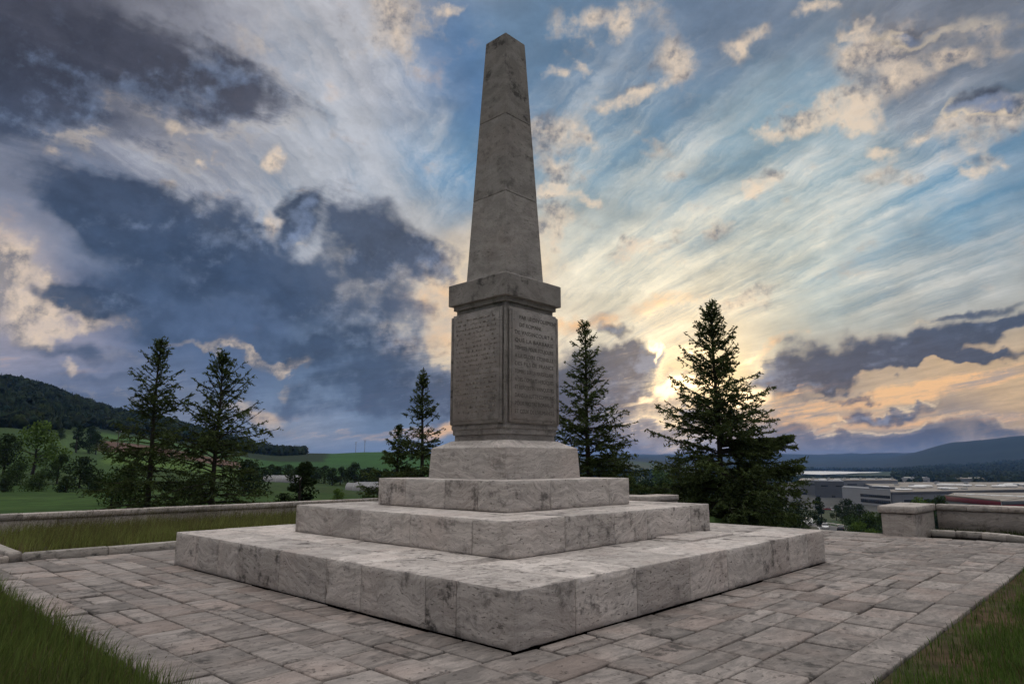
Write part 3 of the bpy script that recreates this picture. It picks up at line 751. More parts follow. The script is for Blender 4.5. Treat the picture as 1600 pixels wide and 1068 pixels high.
# ------------------------------------------------------------------ the monument
def build_monument():
    M = empty('monument', (MX, MY, 0), TH, 'tall stone obelisk on an inscribed pedestal and three broad steps', 'monument')
    H = [(3.557, 2.285, 0., .480, .72), (2.285, 1.395, .480, .888, .60), (1.395, .80, .888, 1.2895, .55)]
    lab = ['lowest and broadest step, stained at the corner', 'middle step with wavy veins', 'top step under the pedestal']
    for k, (h, inner, z0, z1, dp) in enumerate(H):
        a = Acc(); g = .003
        lo, hi = ((.55, 1.15), (.7, 1.1), (.65, 1.1))[k]
        for side in range(4):
            c = cuts(-h, h-dp, lo, hi)
            for u0, u1 in zip(c[:-1], c[1:]):
                tone = (rnd.random(), rnd.random(), rnd.random()**1.5)
                def fn(p, s=side):
                    x, y = p[0], p[1]
                    for _ in range(s): x, y = -y, x
                    return (x, y, p[2])
                a.block(u0+g, u1-g, -h, -h+dp-g, z0+.004, z1+rnd.uniform(-.004, .002), .006, tone, .0015, fn)
            # inner ring of slabs up to the next step
            if h-dp > inner:
                c = cuts(-h+dp, h-dp-.01, .9, 1.5)
                w = h-dp-inner+.06
                for u0, u1 in zip(c[:-1], c[1:]):
                    if u0 > h-dp-w: continue
                    u1 = min(u1, h-dp-w) if side is not None else u1
                    if u1-u0 < .03: continue
                    lift = .022 if (k == 0 and side == 0 and .3 < u0 < 1.6) else rnd.uniform(-.005, .003)
                    def fn(p, s=side):
                        x, y = p[0], p[1]
                        for _ in range(s): x, y = -y, x
                        return (x, y, p[2])
                    a.block(u0+g, u1-g, -h+dp+g, -h+dp+w, z1-.2, z1+lift, .005, None, .0015, fn)
        a.block(-inner-.05, inner+.05, -inner-.05, inner+.05, z0+.01, z1-.012, .005)
        s = a.build('step', MAT['step'], M); s['label'] = lab[k]; weather(s, .085, .003, .030)
    a = Acc()
    a.rings([(.8436, 1.2895), (.8436, 1.296), (.8197, 1.742), (.805, 1.757), (.70, 1.80), (.60, 1.855), (.562, 1.862)], [(.55, .31, .2)]*8)
    weather(a.build('plinth', MAT['step'], M), .08, .002, .02)
    a = Acc()
    a.rings([(.560, 1.855), (.560, 1.945), (.583, 1.952), (.583, 2.022), (.590, 2.030), (.600, 2.040), (.600, 2.085), (.594, 2.09), (.594, 3.885), (.556, 3.892), (.556, 3.962), (.594, 3.968), (.594, 4.030), (.60, 4.040)], [(.4, .12, .5)]*14)
    ped = a.build('pedestal', MAT['shaft'], M)
    # corner rolls between the panels
    for sx in (-1, 1):
        for sy in (-1, 1): a = Acc(); a.block(min(sx*.566, sx*.625), max(sx*.566, sx*.625), min(sy*.566, sy*.625), max(sy*.566, sy*.625), 2.10, 3.86, .022, (.35, rnd.random(), .6)); a.build('corner_roll', MAT['shaft'], ped)
    a = Acc(); a.rings([(.648, 4.042), (.655, 4.05), (.655, 4.385), (.645, 4.398)], [(.42, .77, .75)]*4); a.v += [(-.648, -.648, 4.042), (-.648, .648, 4.042), (.648, .648, 4.042), (.648, -.648, 4.042)]; a.c += [(.4, .7, .6)]*4; n = len(a.v); a.q.append([n-4, n-3, n-2, n-1])
    weather(a.build('cap', MAT['shaft'], M), .06, .002, .03, 9.)
    a = Acc()
    def hw(z): return .452+(.242-.452)*(z-4.39)/(8.825-4.39)
    prof = [(hw(4.39), 4.39)]; tones = []
    zs = [(4.39, 5.86, (.80, .21, .10)), (5.874, 7.27, (.52, .63, .35)), (7.284, 8.825, (.22, .42, 1.0))]  # blocks darken upwards: brightness fall-off put into the tones, along with sooty staining
    for i, (z0, z1, tn) in enumerate(zs):
        if i: prof += [(hw(z0)-.006, z0-.005), (hw(z0), z0)]; tones += [tn, tn]
        prof.append((hw(z1)-.0005, z1)); tones.append(tn)
        if i < 2: prof.append((hw(z1)-.006, z1+.001)); tones.append(tn)
    prof.append((.225, 8.835)); tones.append(tones[-1]); tones.append(tones[-1])
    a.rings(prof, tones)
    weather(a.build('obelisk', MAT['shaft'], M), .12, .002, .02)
    # the four panels; the two the photo shows carry writing
    TXT = ["PAR LE DEVOUEMENT", "DE ROMANI", "DE VASSINCOURT A", "QUE LA BARBARIE", "TOMBEE POUR TOUJOURS", "A LA GLOIRE ETERNELLE", "DES FILS DE FRANCE", "TOMBES SUR LA MARSEILLAISE", "A DES COMBATS HEROIQUES", "ET REPOSES EN VAINQUEURS", "DANS LA LUTTE COMMUNE", "POUR NOTRE BONHEUR", "ET CEUX DE L'HUMANITE"]
    for s in range(4):
        a = Acc()
        def fn(p, s=s):
            x, y = p[0], p[1]
            for _ in range(s): x, y = -y, x
            return (x, y, p[2])
        tn = [(.55, .35, .35), (.5, .9, .3), (.5, .6, .3), (.45, .08, .3)][s]
        w = .545
        a.block(-w, w, -.636, -.596, 2.115, 3.875, .010, tn, 0, fn)
        a.block(-w+.035, w-.035, -.654, -.637, 2.165, 3.835, .008, tn, 0, fn)
        p = a.build('inscription_panel', MAT['shaft'], M)
        if s == 0:
            p['label'] = 'panel with rows of dark carved capitals, chipped at its top'
            made = []
            for i, ln in enumerate(TXT):
                cu = bpy.data.curves.new('inscription', 'FONT'); cu.body = ln; cu.size = .135; cu.extrude = .0015
                cu.space_character = 1.05
                to = bpy.data.objects.new('inscription', cu); col.objects.link(to)
                bpy.context.view_layer.update()
                wd = to.dimensions.x; sx = min(.93/wd, 1.0)*.98
                sx = min(.90/wd, 1.3) if i != 1 else .5/wd
                x0 = -.46 if i > 1 else -.44+.08
                z0 = 3.70-i*.1205
                me = bpy.data.meshes.new_from_object(to.evaluated_get(bpy.context.evaluated_depsgraph_get()))
                vv = np.empty(len(me.vertices)*3, np.float32); me.vertices.foreach_get('co', vv); vv = vv.reshape(-1, 3)
                nv = np.c_[x0+vv[:, 0]*sx, -.6545-vv[:, 2], z0+vv[:, 1]*.64]
                made.append((nv, [tuple(q.vertices) for q in me.polygons]))
                bpy.data.objects.remove(to)
            for nv, fs in made:                                       # every line of writing is a piece of its own
                me = bpy.data.meshes.new('inscription'); me.from_pydata(nv.tolist(), [], fs); me.update(); me.materials.append(MAT['letters'])
                io = bpy.data.objects.new('inscription', me); col.objects.link(io); io.parent = p
        if s == 3:
            p['label'] = 'panel whose writing has weathered almost away'
            for i in range(21):
                b = Acc()
                z = 3.74-i*.073; x = -.47+rnd.uniform(0, .05)
                while x < .45:
                    L = rnd.uniform(.012, .034)
                    if rnd.random() > .2: b.block(x, x+L, -.6565, -.6535, z, z+rnd.uniform(.018, .036), .001, None, .002, fn)
                    x += L+rnd.uniform(.008, .03)
                b.build('inscription', MAT['worn_letters'], p)
build_monument()

# ------------------------------------------------------------------ boundary walls and the piers of the opening
def wall_run(name, label, a0, a1, b0, b1, h, along, parent_rot=True):
    """a wall of coursed blocks with coping; the box given in the monument's axes"""
    W = empty(name, (MX, MY, 0), TH, label, 'wall')
    x = Acc(); c = Acc()
    p0, p1 = (a0, a1) if along == 'A' else (b0, b1)
    q0, q1 = (b0, b1) if along == 'A' else (a0, a1)
    hc = h-.13
    def fn(p): return p if along == 'A' else (p[1], p[0], p[2])
    for z0, z1, lo, hi in ((-1.2, -.02, 1.2, 2.), (-.02, hc, .9, 1.9)):
        cc = cuts(p0, p1, lo, hi)
        for u0, u1 in zip(cc[:-1], cc[1:]): x.block(u0+.002, u1-.003, q0+.03, q1-.03, z0+.002, z1-.004, .008, None, .002, fn)
    cc = cuts(p0, p1, 1.0, 1.6)
    for u0, u1 in zip(cc[:-1], cc[1:]): c.block(u0+.002, u1-.003, q0, q1, hc, h+rnd.uniform(-.004, .004), .012, None, .002, fn)
    x.build('wall_body', MAT['wall'], W); weather(c.build('coping', MAT['wall'], W), .2, .004, .03)
wall_run('boundary_wall', 'long low stone wall behind the tall grass on the left', -17., 10.4, 10.75, 11.15, .43, 'A')
wall_run('boundary_wall', 'low stone wall running right from the pier, grass at its foot', 10.45, 10.85, -16., -3.67, .60, 'B')
wall_run('boundary_wall', 'short low wall half hidden behind the monument steps', 10.45, 10.85, 3.67, 10.74, .55, 'B')
def pier(label, b0, b1):
    P = empty('wall_pier', (MX, MY, 0), TH, label, 'pier', 'piers flanking the opening of the terrace')
    x = Acc(); x.block(8.76, 10.44, b0+.02, b1-.02, -1., .455, .010, (.6, rnd.random(), .2), .002)
    weather(x.build('pier_body', MAT['wall'], P), .12, .003, .02)
    x = Acc(); x.block(8.72, 10.44, b0-.03, b1+.03, .468, .615, .012, (.7, rnd.random(), .25), .002)
    weather(x.build('pier_cap', MAT['wall'], P), .10, .003, .03)
pier('block shaped stone pier at the end of the right wall', -3.64, -2.95)
pier('stone pier behind the monument steps, only its top showing', 2.95, 3.64)

# ------------------------------------------------------------------ trees
def tube_np(paths):
    """paths: list of (points (n,3), radii (n,)) -> verts, quads of 5-sided tapering tubes"""
    V, Q, n0 = [], [], 0; S = 5
    an = np.arange(S)*2*pi/S
    for P, r in paths:
        P = np.asarray(P, float); n = len(P)
        T = np.gradient(P, axis=0); T /= np.linalg.norm(T, axis=1)[:, None]+1e-9
        ref = np.where(np.abs(T[:, 2:3]) > .9, [[1., 0, 0]], [[0, 0, 1.]])
        U = np.cross(T, ref); U /= np.linalg.norm(U, axis=1)[:, None]+1e-9; W = np.cross(T, U)
        V.append((P[:, None]+np.asarray(r)[:, None, None]*(U[:, None]*np.cos(an)[None, :, None]+W[:, None]*np.sin(an)[None, :, None])).reshape(-1, 3))
        i = np.arange(n-1)[:, None]*S; j = np.arange(S)[None]
        Q.append((np.stack([i+j, i+(j+1) % S, i+S+(j+1) % S, i+S+j], -1)+n0).reshape(-1, 4)); n0 += n*S
    return np.concatenate(V), np.concatenate(Q)
def leaf_quads(C, D, L, W, g, flat=None):
    """rhomb shaped leaves: centres C, directions D, lengths L, widths W"""
    n = len(C); D = D/(np.linalg.norm(D, axis=1)[:, None]+1e-9)
    R_ = g.normal(size=(n, 3)) if flat is None else flat
    S_ = np.cross(D, R_); S_ /= np.linalg.norm(S_, axis=1)[:, None]+1e-9
    L = np.asarray(L)[:, None]; W = np.asarray(W)[:, None]
    V = np.stack([C-D*L*.5, C+S_*W*.5-D*L*.05, C+D*L*.5, C-S_*W*.5-D*L*.05], 1).reshape(-1, 3)
    return V, np.arange(4*n).reshape(-1, 4)

def conifer(label, top, spread, seed, n_br=120, low=.06, shape=None, droop=.5, dens=1., big=None, sink=.3, group=None, taper=.95, ragged=.28):
    g = np.random.default_rng(seed); x, y, zt = top; H = (zt-ground_at(x, y)+sink)/1.015
    root = empty('conifer_tree', (x, y, ground_at(x, y)-sink), 0, label, 'tree', group)
    lean = g.normal(size=2)*.010
    nz = 16; tz = np.linspace(0, H, nz)
    tp = np.c_[lean[0]*tz+.03*np.sin(tz*.9+seed), lean[1]*tz+.03*np.cos(tz*.8+seed), tz]
    r0 = .012*H+.03
    tv, tq = tube_np([(tp, r0*(1-tz/H)**.85+.008)])
    mesh_obj('trunk', tv, tq, MAT['bark'], root, smooth=True)
    br, LC, LD, LL = [], [], [], []
    hs = np.sort(low*H+(H*.985-low*H)*g.random(n_br)**1.12)
    phi = g.random()*6.3
    bigset = big or []
    for k, h in enumerate(hs):
        phi += 2.4+g.normal()*.25
        f = (h/H)
        prof = (1-f)**taper if shape is None else np.interp(f, shape[0], shape[1])
        L = spread*prof*(1-ragged+2*ragged*g.random())+.06
        ph = phi
        up = np.interp(f, [0, .25, .5, .75, .9, 1], [-.12, .12, .40, .70, .95, 1.2])+g.normal()*.17
        for (bf, bphi, bl) in bigset:
            if abs(f-bf) < .012: ph = bphi; L = bl; up = .12
        n = 8; s = np.linspace(0, 1, n)
        dirh = np.array([cos(ph), sin(ph)])
        sag = -droop*L*.30*s*s*(1-f)+.16*L*np.clip(s-.6, 0, 1)**1.5*2.2
        wob = np.cumsum(g.normal(size=n)*.018*L)
        base = np.array([np.interp(h, tz, tp[:, 0]), np.interp(h, tz, tp[:, 1]), h])
        side = np.array([-dirh[1], dirh[0]])
        cu, su = cos(up), sin(up)
        P = base+np.c_[dirh[0]*s*L*cu+side[0]*wob*s, dirh[1]*s*L*cu+side[1]*wob*s, s*L*su+sag]
        br.append((P, np.maximum(.011*L+.004, .006)*(1-s*.85)))
        # side twigs, hanging a little, thick with needles
        m = max(4, int(L/.10*dens*g.uniform(.55, 1.25)*(1+.5*max(0., .5-f)*2)))
        ts = (.10+.90*g.random(m)**.8); sg = np.where(np.arange(m) % 2 == 0, 1., -1.)
        for tt, s_ in zip(ts, sg):
            p0 = np.array([np.interp(tt, s, P[:, c]) for c in range(3)])
            tl = (.12+.36*L*(1-tt)**.7*g.uniform(.5, 1.2))*.9
            a_ = g.uniform(.5, 1.1)*s_
            dv = np.array([dirh[0]*cos(a_)-dirh[1]*sin(a_), dirh[0]*sin(a_)+dirh[1]*cos(a_), up*.5-droop*g.uniform(.1, 1.0)*(1-f)**.5+g.normal()*.32])
            dv /= np.linalg.norm(dv)
            q = max(4, int(tl/.026))
            u = (np.arange(q)+g.random(q))/q
            cen = p0+dv*u[:, None]*tl+np.c_[np.zeros(q), np.zeros(q), -.25*droop*(u*tl)**1.6]
            LC.append(cen+g.normal(size=(q, 3))*.02); LD.append(dv+g.normal(size=(q, 3))*.8); LL.append(np.full(q, g.uniform(.11, .19)))
        q = max(3, int(L/.04)); u = g.random(q)
        cen = np.stack([np.interp(u, s, P[:, c]) for c in range(3)], 1)
        LC.append(cen); LD.append(np.r_[dirh*cu, su]+g.normal(size=(q, 3))*.6); LL.append(np.full(q, .13))
    # leader
    q = int(34); u = g.random(q)
    LC.append(np.c_[np.interp(H*(.90+.10*u), tz, tp[:, 0]), np.interp(H*(.90+.10*u), tz, tp[:, 1]), H*(.90+.115*u)]+g.normal(size=(q, 3))*[.02, .02, 0]); LD.append(np.array([0, 0, 1.])+g.normal(size=(q, 3))*.5); LL.append(np.full(q, .13))
    bv, bq = tube_np(br); mesh_obj('branches', bv, bq, MAT['bark'], root)
    C, D, L = np.concatenate(LC), np.concatenate(LD), np.concatenate(LL)
    V, Q = leaf_quads(C, D, L, np.full(len(L), .040)*(.8+.5*g.random(len(L))), g)
    clump = fbm(C*1.3+seed, 3)
    tint = np.array([.054, .076, .029])*(1+.5*clump[:, None]+.25*g.normal(size=(len(C), 1)))+np.clip(clump, 0, 1)[:, None]*[.012, .010, .0]
    mesh_obj('crown', V, Q, MAT['needles'], root, np.repeat(np.clip(tint, .006, .2), 4, 0))
    return root

def at(az, d): return polar(az, d)
conifer('slender larch like tree on the far left, the leftmost of the two', (-14.25, 27.00, 6.58), 1.85, 31, 185, shape=([0, .12, .3, .5, .75, .93, 1], [.80, 1.0, .92, .70, .46, .20, .04]), droop=.9, dens=.55, ragged=.48)
conifer('ragged larch like tree with drooping side boughs, right of the leftmost tree', (-11.47, 26.50, 5.91), 1.95, 47, 175, shape=([0, .12, .3, .5, .75, .93, 1], [.95, 1.0, .88, .80, .52, .22, .05]), droop=.95, dens=.55, ragged=.52)
conifer('slim dark conifer just left of the pedestal', (-4.10, 31.00, 5.94), 1.6, 12, 170, shape=([0, .2, .35, .5, .75, 1], [.9, 1.0, .85, .62, .34, .03]), droop=.7, dens=.8, ragged=.36)
conifer('small thin conifer beside the slim one, left of the pedestal', (-5.26, 31.50, 3.28), 1.65, 21, 110, droop=.7, dens=.8, shape=([0, .3, .6, 1], [.9, 1., .5, .04]), ragged=.36)
conifer('narrow conifer standing right behind the pedestal', (3.06, 27.00, 7.27), 1.75, 8, 190, shape=([0, .2, .45, .62, .8, .93, 1], [.9, 1.0, .78, .55, .36, .20, .05]), droop=.7, dens=.68, ragged=.46)
conifer('largest conifer, dense and broad, against the setting sun', (7.60, 25.00, 7.62), 2.4, 5, 310, shape=([0, .12, .25, .45, .65, .8, .92, 1], [.95, 1.0, .92, .74, .50, .33, .18, .03]), droop=.65, dens=.82, big=[(.37, 0.1, 2.75), (.345, .25, 2.5), (.25, -.2, 2.8), (.30, 3.3, 2.0)], sink=.2, ragged=.46)
conifer('low spreading conifer between the two right hand trees', (4.55, 30.00, 2.03), 1.4, 77, 80, droop=.6, dens=.9, shape=([0, .3, .6, .9, 1], [1., 1., .7, .4, .1]))
conifer('dark young conifer just left of the largest one', (8.29, 34.00, 2.29), 1.5, 78, 80, droop=.6, dens=.9, shape=([0, .3, .6, 1], [1., .9, .5, .04]))

# broadleaf crowns: leaves spread through lumps carried on limbs
def broadleaf_data(seed, H, W, n_lump=11, n_leaf=1500, leaf=.34, tint=(.034, .058, .018), trunk=.28, upright=0.):
    g = np.random.default_rng(seed)
    tz = np.linspace(0, H*.62, 7); tp = np.c_[np.cumsum(g.normal(size=7))*.02*H*.3, np.cumsum(g.normal(size=7))*.02*H*.3, tz]
    paths = [(tp, .03*H*(1-tz/H*1.2)**1.1+.02)]
    C, N = [], []
    for k in range(n_lump):
        f = (k+.5)/n_lump; z = H*(trunk+(1-trunk)*(f*.84+.04))
        wr = W*.5*np.interp(f, [0, .3, .65, 1], [.75, 1., .72, .18])
        a = g.random()*6.28; r = wr*(.25+.6*g.random())*(1-upright*.5)
        c = np.array([cos(a)*r, sin(a)*r, z])
        rad = np.array([1, 1, .78])*(W*.24*(.7+.6*g.random())*np.interp(f, [0, .7, 1], [1, 1, .62]))
        s = np.linspace(0, 1, 5)[:, None]; z0 = min(z*.75, H*.58); b0 = np.array([np.interp(z0, tz, tp[:, 0]), np.interp(z0, tz, tp[:, 1]), z0])
        paths.append((b0*(1-s)+c*s, (.010*H*(1-s[:, 0]*.8)+.01)))
        m = n_leaf//n_lump; d = g.normal(size=(m, 3)); d /= np.linalg.norm(d, axis=1)[:, None]
        q = c+d*rad*(.45+.62*g.random((m, 1))**.6); C.append(q); N.append(d)
    C = np.concatenate(C); N = np.concatenate(N)
    D = g.normal(size=C.shape)+[0, 0, -.3]
    V, Q = leaf_quads(C, D, leaf*(.6+.8*g.random(len(C))), leaf*.62*(.6+.8*g.random(len(C))), g, N+g.normal(size=C.shape)*.7)
    cl = fbm(C/W*3.0+seed, 3)
    t_ = np.array(tint)*(1+.55*cl[:, None]+.25*g.normal(size=(len(C), 1)))
    tv, tq = tube_np(paths)
    o1 = mesh_obj('trunk', tv, tq, MAT['bark'], smooth=True); o2 = mesh_obj('crown', V, Q, MAT['leaves'], colors=np.repeat(np.clip(t_, .005, .3), 4, 0))
    me = (o1.data, o2.data); bpy.data.objects.remove(o1); bpy.data.objects.remove(o2)
    return me
GREEN = {'dark': (.020, .034, .013), 'mid': (.032, .056, .017), 'light': (.075, .125, .028), 'blue': (.018, .034, .018)}
BL = {}
def bl(kind, var):
    key = (kind, var)
    if key not in BL:
        H, W = ((8., 7.5), (9., 6.), (6., 8.), (10., 5.))[var]
        BL[key] = broadleaf_data(100+var*7+len(kind), H, W, (11, 10, 10, 9)[var], 2000, .42, GREEN[kind], (.16, .18, .06, .10)[var])
    return BL[key], ((8., 9., 6., 10.)[var])
def broadleaf(kind, var, az, d, h, label, group=None, name='broadleaf_tree', dz=0., wide=1.):
    (mt, mc), H = bl(kind, var)
    x, y = polar(az, d); s = h/H
    r = empty(name, (x, y, ground_at(x, y)-.15+dz), rnd.uniform(0, 6.28), label, 'shrub' if name == 'shrub' else 'tree', group)
    r.scale = (s*wide, s*wide, s)
    for nm, me in (('trunk', mt), ('crown', mc)):
        o = bpy.data.objects.new(nm, me); col.objects.link(o); o.parent = r
    return r
def AZ(u): return math.degrees(math.atan((u-800)/1071))
def HT(v, d): return 1.5+d*(725-v)/1071          # height above the paving of a sight line at distance d
def tree_to(kind, var, u, vtop, d, label, **kw):
    az = AZ(u); dd = d/cos(R(az)); x, y = polar(az, dd)
    return broadleaf(kind, var, az, dd, HT(vtop, d)-ground_at(x, y)+.15, label, **kw)
# left of the monument
tree_to('light', 0, 52, 655, 150, 'bright green round tree in front of the wooded hill at the left')
tree_to('dark', 0, 8, 676, 140, 'dark tree cut by the left edge, beside the bright green round tree')
tree_to('mid', 2, 30, 722, 112, 'low dark bush by the left edge of the meadow', name='shrub')
tree_to('mid', 0, 92, 706, 118, 'round green bush at the meadow edge, right of the bright green tree', name='shrub')
tree_to('dark', 2, 128, 712, 108, 'dark broad bush at the meadow edge, left of the first tall tree', name='shrub')
tree_to('mid', 2, 66, 735, 96, 'low green bush in front of the bright green tree', name='shrub')
tree_to('dark', 2, 12, 745, 92, 'lowest dark bush at the left edge of the meadow', name='shrub')
tree_to('dark', 2, 108, 742, 90, 'small dark bush nearest the meadow grass', name='shrub')
tree_to('dark', 2, 158, 745, 88, 'small dark bush at the meadow, beside the foot of the first tall tree', name='shrub')
tree_to('blue', 3, 118, 660, 280, 'leftmost dark tree of the small clump on the hillside field')
tree_to('blue', 1, 137, 664, 285, 'taller grey green tree on the hillside field, left of the ploughed strip')
tree_to('blue', 0, 148, 676, 275, 'low dark tree on the hillside, next to the ploughed strip')
tree_to('dark', 0, 90, 668, 330, 'dark tree high on the field behind the bright green tree')
tree_to('mid', 0, 208, 715, 52, 'leafy green bush behind the first tall tree', name='shrub')
tree_to('mid', 2, 180, 738, 48, 'dark bush left of the first tall tree', name='shrub')
tree_to('dark', 2, 300, 745, 50, 'dark thicket between the two tall trees at the left', name='shrub')
tree_to('dark', 2, 385, 716, 95, 'dark tree right of the second tall tree')
tree_to('dark', 3, 474, 712, 30, 'small dark upright tree alone behind the low wall', wide=1.25)
tree_to('dark', 2, 448, 768, 27, 'little dark shrub left of the small upright tree', name='shrub')
tree_to('light', 2, 530, 762, 75, 'small bright green shrub near the greenhouses', name='shrub')
tree_to('mid', 2, 575, 770, 60, 'small dark shrub in front of the greenhouses', name='shrub')
for i, (u, v, k) in enumerate([(398, 722, 0), (412, 728, 1), (424, 724, 0), (437, 727, 2), (452, 724, 0), (466, 727, 1), (480, 725, 0), (494, 728, 2), (508, 726, 0), (521, 729, 0), (533, 727, 1), (545, 731, 0), (556, 720, 1), (568, 731, 0), (580, 729, 2), (592, 733, 0), (604, 730, 1), (618, 731, 0), (632, 729, 2), (646, 731, 0)]):
    tree_to('dark', k, u, v, 215+8*(i % 3), 'dark round tree in the hedgerow below the green field', group='trees of the hedgerow under the green field', wide=1.25)
# right of the monument, down the slope and by the road
R_TREES = [
 ('dark', 2, 1190, 790, 34, 'dark bush at the foot of the largest conifer, right side', 'shrub'), ('dark', 2, 1222, 803, 42, 'low dark bush on the slope by the road bend', 'shrub'),
 ('light', 2, 1152, 803, 27, 'small bright green plant at the edge of the terrace', 'shrub'), ('dark', 2, 1085, 770, 36, 'dark bush left of the largest conifer', 'shrub'),
 ('dark', 0, 1212, 772, 110, 'dark tree on the slope right of the largest conifer', 'broadleaf_tree'), ('dark', 0, 1240, 778, 150, 'dark tree left of the road, before the grey shed', 'broadleaf_tree'),
 ('blue', 3, 1274, 770, 215, 'upright dark tree above the road bend', 'broadleaf_tree'), ('dark', 0, 1318, 776, 235, 'broad dark tree before the white office block', 'broadleaf_tree'),
 ('dark', 0, 1336, 784, 225, 'dark tree at the right of the broad dark tree before the office block', 'broadleaf_tree'), ('dark', 1, 1300, 785, 300, 'small dark tree at the left of the broad dark tree', 'broadleaf_tree'),
 ('mid', 2, 1325, 802, 130, 'green bush on the slope left of the pier', 'shrub'), ('mid', 2, 1350, 798, 120, 'broad green bush on the slope beside the pier', 'shrub'), ('light', 2, 1338, 812, 105, 'light green bush lowest beside the pier', 'shrub'),
 ('mid', 0, 1368, 790, 160, 'green tree half hidden by the pier', 'broadleaf_tree'),
 ('light', 1, 1425, 772, 170, 'pale green tree top above the pier', 'broadleaf_tree'), ('mid', 1, 1462, 770, 175, 'yellowish green tree top above the right wall', 'broadleaf_tree'), ('mid', 0, 1448, 775, 180, 'dark green tree top between the two above the pier', 'broadleaf_tree'),
 ('mid', 0, 1000, 752, 60, 'tree on the slope right of the steps', 'broadleaf_tree'), ('blue', 1, 1010, 742, 130, 'dark tree in the valley gap right of the monument', 'broadleaf_tree'), ('mid', 0, 1042, 742, 120, 'green tree in the valley gap left of the largest conifer', 'broadleaf_tree'),
 ('mid', 0, 985, 738, 110, 'tree in the valley gap nearest the pedestal', 'broadleaf_tree'), ('light', 0, 1030, 728, 400, 'pale distant tree in the valley gap', 'broadleaf_tree')]
for (k, vr, u, v, d, lb, nm) in R_TREES: tree_to(k, vr, u, v, d, lb, name=nm)

# ------------------------------------------------------------------ far woods: masses nobody could count
def wood(name, pts, hs, con, label, tint, seed):
    """each crown: a ragged cone or dome of 5 tiers, all of the wood in one object"""
    g = np.random.default_rng(seed); n = len(pts); S = 7
    tiers = 5
    prof_c = np.array([.75, 1.0, .66, .36, .04]); prof_b = np.array([.6, 1.0, 1.02, .7, .12])
    zc = np.array([.08, .22, .5, .78, 1.02]); zb = np.array([.1, .32, .62, .87, 1.])
    isC = con[:, None]
    pr = np.where(isC, prof_c, prof_b); zz = np.where(isC, zc, zb)
    wr = hs*np.where(con, .20, .42)*(.8+.4*g.random(n))
    an = (np.arange(S)/S*2*pi)[None, None]+g.random((n, tiers, 1))*6
    rr = wr[:, None, None]*pr[:, :, None]*(.62+.7*g.random((n, tiers, S)))
    X = pts[:, 0, None, None]+rr*np.cos(an); Y = pts[:, 1, None, None]+rr*np.sin(an)
    Z = pts[:, 2, None, None]+hs[:, None, None]*(zz[:, :, None]+.09*g.normal(size=(n, tiers, S)))
    V = np.stack([X, Y, Z], -1).reshape(-1, 3)
    base = (np.arange(n)*tiers*S)[:, None, None]+(np.arange(tiers-1)*S)[None, :, None]; j = np.arange(S)[None, None]
    Q = np.stack([base+j, base+(j+1) % S, base+S+(j+1) % S, base+S+j], -1).reshape(-1, 4)
    c = np.array(tint)*(.65+.7*g.random((n, 1, 1)))*(.8+.4*g.random((n, tiers, 1)))*(1+.3*g.normal(size=(n, 1, 1))*np.array([1, .5, -.5]))
    c = np.repeat(np.clip(c, .004, .3)[:, :, None], S, 2).reshape(-1, 3)
    o = mesh_obj(name, V, Q, MAT['leaves'], colors=c); tag(o, label, 'wood', kind='stuff'); return o
def scatter(n, a0, a1, d0, d1, seed, test=None):
    g = np.random.default_rng(seed); a = g.uniform(a0, a1, n); d = np.sqrt(g.uniform(d0**2, d1**2, n))
    x, y = d*np.sin(np.radians(a)), d*np.cos(np.radians(a))
    k = np.ones(n, bool) if test is None else test(a, d, fbm(np.c_[x/70, y/70, 0*x], 3))
    x, y, a, d = x[k], y[k], a[k], d[k]
    return np.c_[x, y, terrain_z(x, y)-.5], a, d
pts, a, d = scatter(13000, -58, -16.8, 430, 1020, 3, lambda a, d, q: (d > np.interp(a, [-58, -40, -34, -31.5, -29, -24, -19], [420, 450, 500, 590, 575, 590, 690])+q*45) & (d < np.interp(a, [-25, -19, -16.8], [1020, 1000, 900])))
g_ = np.random.default_rng(4)
wood('hill_forest', pts, g_.uniform(5, 9.5, len(pts)), g_.random(len(pts)) < .6, 'dark mixed forest covering the hill at the left', (.016, .028, .011), 9)
pts, a, d = scatter(5600, 16, 46, 900, 3600, 6, lambda a, d, q: ((d < 1180) | (d > 3100) | (a > 29) | (a < 21.8)) & (q > -.35))
wood('valley_wood', pts, np.where((a > 21.5) & (a < 29.2) & (d < 1300), g_.uniform(4, 8, len(pts)), g_.uniform(7, 15, len(pts))), g_.random(len(pts)) < .15, 'dark belt of woodland beyond the factories', (.020, .032, .016), 10)
pts, a, d = scatter(2200, 20.5, 29.5, 1050, 1850, 16)
wood('lakeside_wood', pts, g_.uniform(4.0, 8.0, len(pts))*np.interp(d, [1050, 1400, 1850], [1.15, .95, .55]), g_.random(len(pts)) < .1, 'low strip of dark trees between the halls and the lake', (.018, .030, .015), 17)
pts, a, d = scatter(1500, 3, 21, 120, 1500, 8, lambda a, d, q: (q > -.05))
wood('slope_wood', pts, g_.uniform(5, 11, len(pts)), g_.random(len(pts)) < .3, 'woods in the valley gap right of the monument', (.022, .036, .015), 12)

